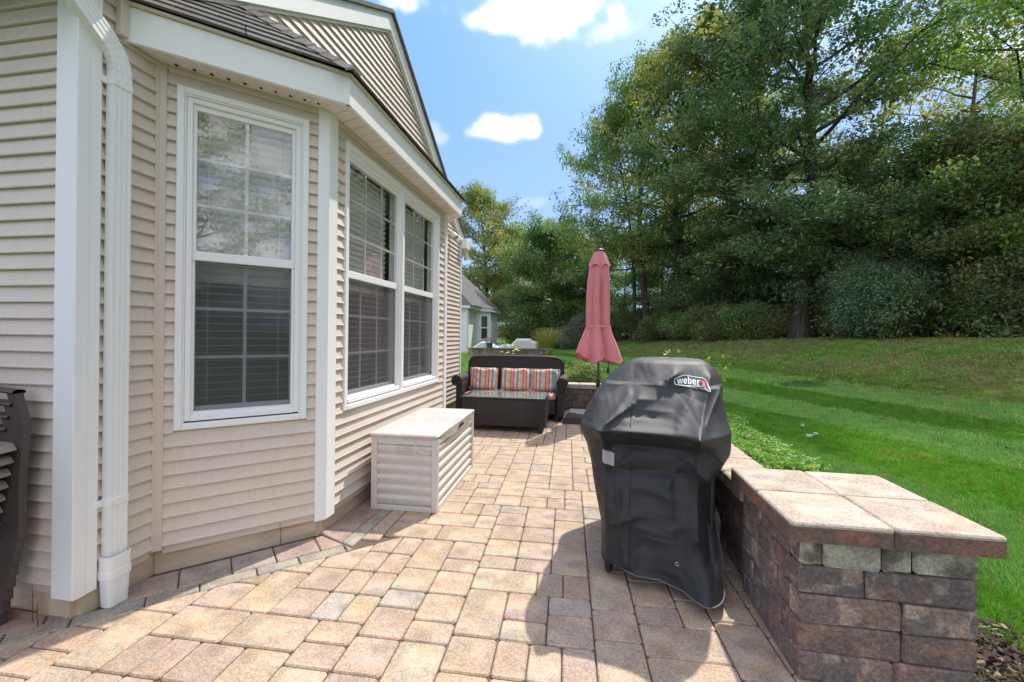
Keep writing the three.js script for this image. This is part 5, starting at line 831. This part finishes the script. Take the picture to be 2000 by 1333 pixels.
// fallen leaves on the bank
{
  const R = rngOf(55), n = 4600, g = sprayGeo(1, .01, .1, .04, .06, 3), m = new THREE.InstancedMesh(g, mat(lin(1, 1, 1), .9, { side: THREE.DoubleSide }), n), q = new THREE.Quaternion(), e = new THREE.Euler(), s = new THREE.Vector3(), mx = new THREE.Matrix4(), c = new THREE.Color();
  for (let i = 0; i < n; i++) { const p = i < 4520 ? 10 + 6.5 * Math.sqrt(R()) : 3 + R() * 8, l = R() * 26 - 4, x = p * .94 - l * .34 , u = p * .34 + l * .94 + 4; e.set((R() - .5) * 1.1, R() * 6.28, (R() - .5) * 1.1); q.setFromEuler(e); const k = .6 + R() * .8; s.set(k, k, k); const xx = x < 1.2 ? x + 8 : x; mx.compose(W(xx, ground(xx, u) + .055, u), q, s); m.setMatrixAt(i, mx); const t = R(); c.setRGB(.22 + .25 * t, .12 + .13 * t, .04 + .03 * t); m.setColorAt(i, c); }
  m.name = 'fallen_leaves'; m.castShadow = m.receiveShadow = true; scene.add(m); tag(m, 'brown fallen leaves scattered over the bank below the wood', 'leaves', null, 'stuff');
}
// low leafy ground cover behind the seat wall
{
  const R = rngOf(61), pts = []; for (let i = 0; i < 9000; i++) { const u = 2.7 + R() * 4.8, wv = .95 * sstep(2.2, 4.5, u) + .35 * (vnoise(u * 2.4, 3, 5) - .5), x = 1.1 + Math.pow(R(), .9) * Math.max(.2, wv); const h = .16 * (1 - ((x - 1.1) / Math.max(.2, wv)) * .6); pts.push(W(x, ground(x, u) + .02 + R() * h * (.4 + 1.2 * vnoise(x * 5, u * 5, 8)), u)); }
  const m = crownOf('groundcover', 'cover', pts, [.22, .44, .045], .2, scene, M.leaf, 62, .8, 1.5); tag(m, 'low bright green leafy ground cover behind the seat wall', 'ground cover', null, 'stuff');
}
// shrubs and weeds round the patio's far end
for (const [x, u, w, h, l] of [[-.05, 7.75, .8, .72, 'small glossy leaved shrub behind the far wall beside the umbrella pole'], [-.62, 7.85, .85, .66, 'small glossy leaved shrub behind the sofa back'], [.55, 8.1, .7, .4, 'low small leaved shrub behind the wall past the umbrella pole']]) bush({ name: 'boxwood_shrub', label: l, x, u, w, h, n: 900, spray: 'fine', col: [.2, .32, .055], vary: .3, material: M.leaf, sMin: .8, sMax: 1.3, hole: .5 });
function weed(name, label, x, u, h, n, col, spread, y) { const seed = treeSeed += 7, R = rngOf(seed), t = thing(name, label, 'plant', x, (y ?? ground(x, u)), u), st = [], P = [], g = new GB();
  for (let i = 0; i < n; i++) { const a = R() * 6.28, r = spread * (.4 + .6 * R()), hh = h * (.75 + .3 * R()), p = curve([new THREE.Vector3(Math.cos(a) * r * .2, 0, Math.sin(a) * r * .2), new THREE.Vector3(Math.cos(a) * r * .5, hh * .6, Math.sin(a) * r * .5), new THREE.Vector3(Math.cos(a) * r, hh, Math.sin(a) * r)], 6); st.push(limb(p, p.map((_, k) => .004 - .0004 * k), 4, false));
    for (let k = 2; k <= 6; k++) for (let j = 0; j < 2; j++) { const b = p[k], d = new THREE.Vector3(R() - .5, .25, R() - .5).normalize(), s = new THREE.Vector3(-d.z, .1, d.x).normalize(), l = .075 * (.6 + .7 * R()), w = l * .36; const q = (e, f) => b.clone().addScaledVector(d, e * l).addScaledVector(s, f * w); g.tri(q(0, 0), q(.5, -1), q(1, 0), [0, 0], [0, 0], [0, 0]).tri(q(0, 0), q(1, 0), q(.5, 1), [0, 0], [0, 0], [0, 0]); } }
  obj('stalk', st, mat(lin(.1, .13, .04), .8), t); obj('leaves', g.geo(), phys(lin(...col), .7, { transmission: .45, thickness: 0, side: THREE.DoubleSide }), t); return t; }
const YG = [.5, .58, .04];
weed('leafy_weed', 'yellow green leafy weed rising behind the grill cover', 1.3, 6.9, 1.0, 10, YG, .22);
weed('leafy_weed', 'small yellow green weed behind the far edge of the grill cover', 2.1, 7.4, .96, 6, YG, .2);
weed('leafy_weed', 'yellow green weed tips showing over the middle of the sofa back', -1.3, 7.55, 1.06, 12, YG, .26);
weed('leafy_weed', 'yellow green plant near the neighbour wall end', -1.75, 18.5, .55, 6, YG, .3);
// plume grasses
function grassClump(name, label, x, u, h, n, col, spread, arch) { const seed = treeSeed += 7, R = rngOf(seed), t = thing(name, label, 'ornamental grass', x, ground(x, u), u), g = new GB();
  for (let i = 0; i < n; i++) { const a = R() * 6.28, r = spread * R(), hh = h * (.65 + .4 * R()), w = .004 + .004 * R(), d = new THREE.Vector3(Math.cos(a), 0, Math.sin(a)), s = new THREE.Vector3(-d.z, 0, d.x), B = d.clone().multiplyScalar(r * .25); let pv = null; for (let k = 0; k <= 5; k++) { const q = k / 5, P = B.clone().addScaledVector(d, arch * q * q * (.5 + R() * .1) * h + r * q * .6).setY(hh * (q - .18 * arch * q * q * q)); const ww = w * (1 - q * .8) * h; const c = [P.clone().addScaledVector(s, -ww), P.clone().addScaledVector(s, ww)]; if (pv) g.quad(pv[0], pv[1], c[1], c[0]); pv = c; } }
  obj('blades', g.geo(), phys(lin(...col), .7, { transmission: .35, thickness: 0, side: THREE.DoubleSide }), t).userData.kind = 'stuff'; return t; }
{ const [x, u] = place(1068, 24); grassClump('plume_grass', 'large yellow green clump of ornamental grass behind the beige grill cover', x, u, 1.75, 700, [.42, .44, .08], .9, .5); }
grassClump('plume_grass', 'thin pale ornamental grass at the house corner beside the sofa', -1.95, 8.0, 1.2, 70, [.32, .32, .12], .3, .35);
// dry weeds against the foundation
for (const [x, u, h, l] of [[-2.36, 1.49, .16, 'dry brown weed stem by the foundation under the corner post'], [-2.3, 1.47, .1, 'shorter dry weed stem by the foundation under the corner post'], [-1.79, 2.3, .13, 'dry weed stem against the bay foundation']]) { const t = thing('dry_weed', l, 'weed', x, 0, u), R = rngOf(h * 1000); const P = curve([new THREE.Vector3(0, 0, 0), new THREE.Vector3(.006, h * .5, .004), new THREE.Vector3(-.004, h, .0)], 6); obj('stem', [limb(P, P.map((_, k) => .0028 - .0003 * k), 5), limb([P[4], P[4].clone().add(new THREE.Vector3(.022, .02, .01))], [.0016, .001], 4)], mat(lin(.16, .09, .05), .9), t); }
{ const t = thing('fallen_leaf', 'single curled brown leaf on the pavers by the foundation corner', 'leaf', -2.47, .004, 1.49); obj('blade', gridGeo(8, 4, (a, q) => { const w = .018 * Math.sin(Math.PI * clamp(a + .04)), z = (q - .5) * 2; return new THREE.Vector3((a - .5) * .075, .006 + .012 * z * z + .01 * Math.sin(a * 4), z * w); }), mat(lin(.28, .13, .06), .85, { side: THREE.DoubleSide }), t); }
// small white flowers in the grass
for (const [x, u, l] of [[2.83, 6.25, 'white flower head standing alone in the grass past the ground cover'], [2.74, 5.75, 'white flower in the grass with another flower close by'], [2.62, 5.62, 'smaller white flower at the edge of the ground cover']]) { const t = thing('white_flower', l, 'flower', x, ground(x, u), u), R = rngOf(x * 999), g = new GB(); for (let i = 0; i < 9; i++) { const c = new THREE.Vector3((R() - .5) * .045, .12 + (R() - .5) * .03, (R() - .5) * .03), q = (a, b) => c.clone().add(new THREE.Vector3(a * .014, b * .006, (a + b) % 2 * .012)); g.quad(q(-1, 0), q(0, -1), q(1, 0), q(0, 1)); g.quad(c.clone().add(new THREE.Vector3(-.013, 0, -.013)), c.clone().add(new THREE.Vector3(.013, .003, -.013)), c.clone().add(new THREE.Vector3(.013, 0, .013)), c.clone().add(new THREE.Vector3(-.013, .003, .013))); } obj('petals', g.geo(), phys(lin(.85, .85, .83), .8, { side: THREE.DoubleSide, transmission: .5, thickness: 0 }), t); obj('stalk', limb([new THREE.Vector3(0, 0, 0), new THREE.Vector3(0, .12, 0)], [.003, .002], 5), mat(lin(.06, .12, .03), .8), t); }
// mulch by the pier
{
  const g = gridGeo(24, 40, (a, b) => { const x = lerp(1.34, 1.86, a), u = lerp(.6, 2.3, b), e = Math.min(1, 8 * Math.min(a, 1 - a, b, 1 - b)); return W(x, ground(x, u) + .012 * e - .01 + .02 * e * vnoise(x * 30, u * 30, 4), u); }, false, [.5, 1.6]); structure(obj('mulch_bed', g, M.mulch));
  const R = rngOf(71), n = 2600, cg = chBox(.03, .005, .01, .001), m = new THREE.InstancedMesh(cg, mat(lin(1, 1, 1), .95), n), q = new THREE.Quaternion(), e = new THREE.Euler(), s = new THREE.Vector3(), mx = new THREE.Matrix4(), c = new THREE.Color();
  for (let i = 0; i < n; i++) { const x = 1.36 + R() * .48, u = .65 + R() * 1.6; e.set((R() - .5) * 1.2, R() * 6.28, (R() - .5) * 1.2); q.setFromEuler(e); const k = .5 + R() * 1.1; s.set(k, k, k); mx.compose(W(x, ground(x, u) + .018 + R() * .012, u), q, s); m.setMatrixAt(i, mx); const t = R(), p = R() < .1 ? .22 : 0; c.setRGB(.045 + .05 * t + p, .03 + .03 * t + p * .8, .022 + .02 * t + p * .55); m.setColorAt(i, c); }
  m.name = 'mulch_chips'; m.castShadow = m.receiveShadow = true; scene.add(m); tag(m, 'dark bark mulch chips on the soil beside the stone pier', 'mulch', null, 'stuff');
}
// ------------------------------------------------------------------ the neighbour's patio and house
{
  const w = thing('neighbour_wall', 'long low stone wall of the neighbour patio with dark cap', 'wall', 0, 0, 0); const u = 20.6, x0 = -5.75, x1 = -2.0, g0 = .12; const R = rngOf(81);
  for (let k = 0; k < 4; k++) for (let x = x0 + (k % 2) * -.1; x < x1 - .05;) { const e = Math.min(x1, x + .22 + R() * .2); const st = chBox(e - Math.max(x0, x) - .008, .13, .24, .012).translate((Math.max(x0, x) + e) / 2, g0 - .1 + k * .137 + .068, -(u + .13)); obj('stone', st, M.stone[Math.floor(R() * 4)], w); x = e; }
  for (let x = x0 - .05; x < x1; x += .47) obj('capstone', chBox(.465, .06, .34, .01).translate(x + .235, g0 + .48, -(u + .13)), M.stone[3], w);
  const pt = obj('neighbour_patio', bxAt(-9, -1.9, -.1, .12, u + .3, u + 7, .01), M.paveGrey[1]); structure(pt);
  // covered furniture
  const cov = (name, label, cat, x, uu, outline, depth, m) => { const t = thing(name, label, cat, x, .12, uu); const sh = outline; const N = sh.length; const g = gridGeo(N - 1 > 0 ? 24 : 1, 12, (a, q) => { const k = a * (N - 1), i = Math.min(N - 2, Math.floor(k)), f = k - i; const px = lerp(sh[i][0], sh[i + 1][0], f), py = lerp(sh[i][1], sh[i + 1][1], f), zz = (q - .5) * 2, ee = 1 - Math.pow(Math.abs(zz), 5) * .12; return new THREE.Vector3(px * (1 - .1 * Math.pow(Math.abs(zz), 4)) + .012 * Math.sin(q * 30), py * ee + .014 * (fbm(px * 6 + 3, q * 7, 2, 5) - .5), zz * depth / 2); }); obj('cover', g, m, t); const ends = new GB(); for (const s of [-1, 1]) for (let i = 0; i + 1 < N; i++) { const A = new THREE.Vector3(sh[i][0] * .9, sh[i][1] * .88, s * depth / 2), B = new THREE.Vector3(sh[i + 1][0] * .9, sh[i + 1][1] * .88, s * depth / 2); ends.quad(A.clone().setY(0), B.clone().setY(0), B, A); } obj('cover_skirt', ends.geo(), m, t); return t; };
  cov('covered_grill_stand', 'beige fabric covered grill on the neighbour patio', 'grill', -3.2, 22.3, [[-.75, 0], [-.74, .6], [-.45, .88], [-.36, .98], [.34, .98], [.44, .86], [.7, .84], [.74, .0]], .7, M.beige);
  cov('covered_table', 'white sheet covered round table on the neighbour patio by teal pot', 'table', -5.25, 22.6, [[-.75, 0], [-.7, .5], [-.2, .8], [.05, .82], [.4, .6], [.8, .5], [.86, 0]], 1.2, M.offwhite);
  cov('covered_chair', 'pale covered chair with rounded top between table and beige grill cover', 'chair', -4.25, 22.9, [[-.48, 0], [-.45, .4], [-.25, .62], [.05, .68], [.32, .58], [.46, .35], [.48, 0]], .7, M.offwhite);
  const pot = thing('flower_pot', 'teal pot with pink flowers on the neighbour wall', 'flower pot', -4.7, .635, 20.72); obj('pot', lathe([[0, 0], [.13, 0], [.17, .22], [.185, .23], [.185, .26], [.15, .26], [.0, .22]], 18), M.teal, pot); const pp = []; const R2 = rngOf(5); for (let i = 0; i < 40; i++) pp.push(new THREE.Vector3((R2() - .5) * .4, .28 + R2() * .22, (R2() - .5) * .3)); crownOf('flowers', 'fine', pp, [.32, .2, .2], .2, pot, M.leaf, 9, .5, .9);
  // neighbour's house
  const nh = thing('neighbour_house', 'distant pale sided house with grey roof and bay window', 'house', 0, 0, 0); const U0 = 25, X = -7.1;
  obj('wall', [bxAt(X - 9, X, 0, 3.0, U0, U0 + 9, .01)], M.nSiding, nh);
  obj('bay_wall', (() => { const g = new GB(), P = [[X, U0 + 2.4], [X + .75, U0 + 3.1], [X + .75, U0 + 5.4], [X, U0 + 6.1]]; for (let i = 0; i < 3; i++) g.quad(W(P[i][0], 0, P[i][1]), W(P[i + 1][0], 0, P[i + 1][1]), W(P[i + 1][0], 2.9, P[i + 1][1]), W(P[i][0], 2.9, P[i][1])); return g.geo(); })(), M.nSiding, nh);
  obj('corner_board', bxAt(X - .1, X + .03, 0, 3, U0 - .03, U0 + .1, .005), M.white, nh);
  obj('corner_board', bxAt(X + .66, X + .78, 0, 2.9, U0 + 3.05, U0 + 3.15, .005), M.white, nh);
  const wn = part('window', nh); const fr = wallFrame(X, U0 + 2.4, .731, .682, .682, -.731); obj('frame', [box3(fr, .25, .34, .9, 2.6, 0, .05), box3(fr, .8, .89, .9, 2.6, 0, .05), box3(fr, .34, .8, 2.5, 2.6, 0, .05), box3(fr, .34, .8, .9, 1.0, 0, .05), box3(fr, .34, .8, 1.7, 1.78, 0, .05)], M.white, wn); obj('pane', box3(fr, .34, .8, 1.0, 1.7, 0, .02), mat(lin(.06, .07, .08), .08), wn); obj('pane', box3(fr, .34, .8, 1.78, 2.5, 0, .02), mat(lin(.1, .13, .13), .08), wn);
  obj('fascia', (() => { const P = [[X - .05, U0 + 2.05], [X + .95, U0 + 2.95], [X + .95, U0 + 5.5], [X, U0 + 6.3]]; const a = []; for (let i = 0; i < 3; i++) { const dx = P[i + 1][0] - P[i][0], du = P[i + 1][1] - P[i][1], l = Math.hypot(dx, du), F = wallFrame(P[i][0], P[i][1], dx / l, du / l, du / l, -dx / l); a.push(box3(F, 0, l, 2.8, 3.02, -.3, 0, .005)); } return a; })(), M.white, nh);
  obj('eave', bxAt(X - 9.2, X + .28, 2.86, 3.06, U0 - .3, U0 + 9.2, .01), M.white, nh);
  const rg = new GB(); const b0 = W(X + .36, 3.07, U0 - .38), b1 = W(X + .36, 3.07, U0 + 9.3), t0 = W(X - 4.4, 7.6, U0 + 3.4), t1 = W(X - 4.4, 7.6, U0 + 9.3), l0 = W(X - 9.3, 3.07, U0 - .38); rg.quad(b0, b1, t1, t0); rg.tri(l0, b0, t0, [0, 0], [9, 0], [4, 4]); rg.tri(W(X - .05, 3.03, U0 + 2), W(X + 1, 3.03, U0 + 2.9), W(X - .6, 3.75, U0 + 3.4), [0, 0], [1, 0], [0, 1]); rg.quad(W(X + 1, 3.03, U0 + 2.9), W(X + 1, 3.03, U0 + 5.6), W(X - .6, 3.75, U0 + 5), W(X - .6, 3.75, U0 + 3.4)); obj('roof', rg.geo(), M.nRoof, nh);
  obj('gutter_pipe', limb([W(X + .06, 0, U0 + .1), W(X + .06, 2.9, U0 + .1)], [.045, .045], 8), M.white, nh);
}
renderer.render(scene, camera);
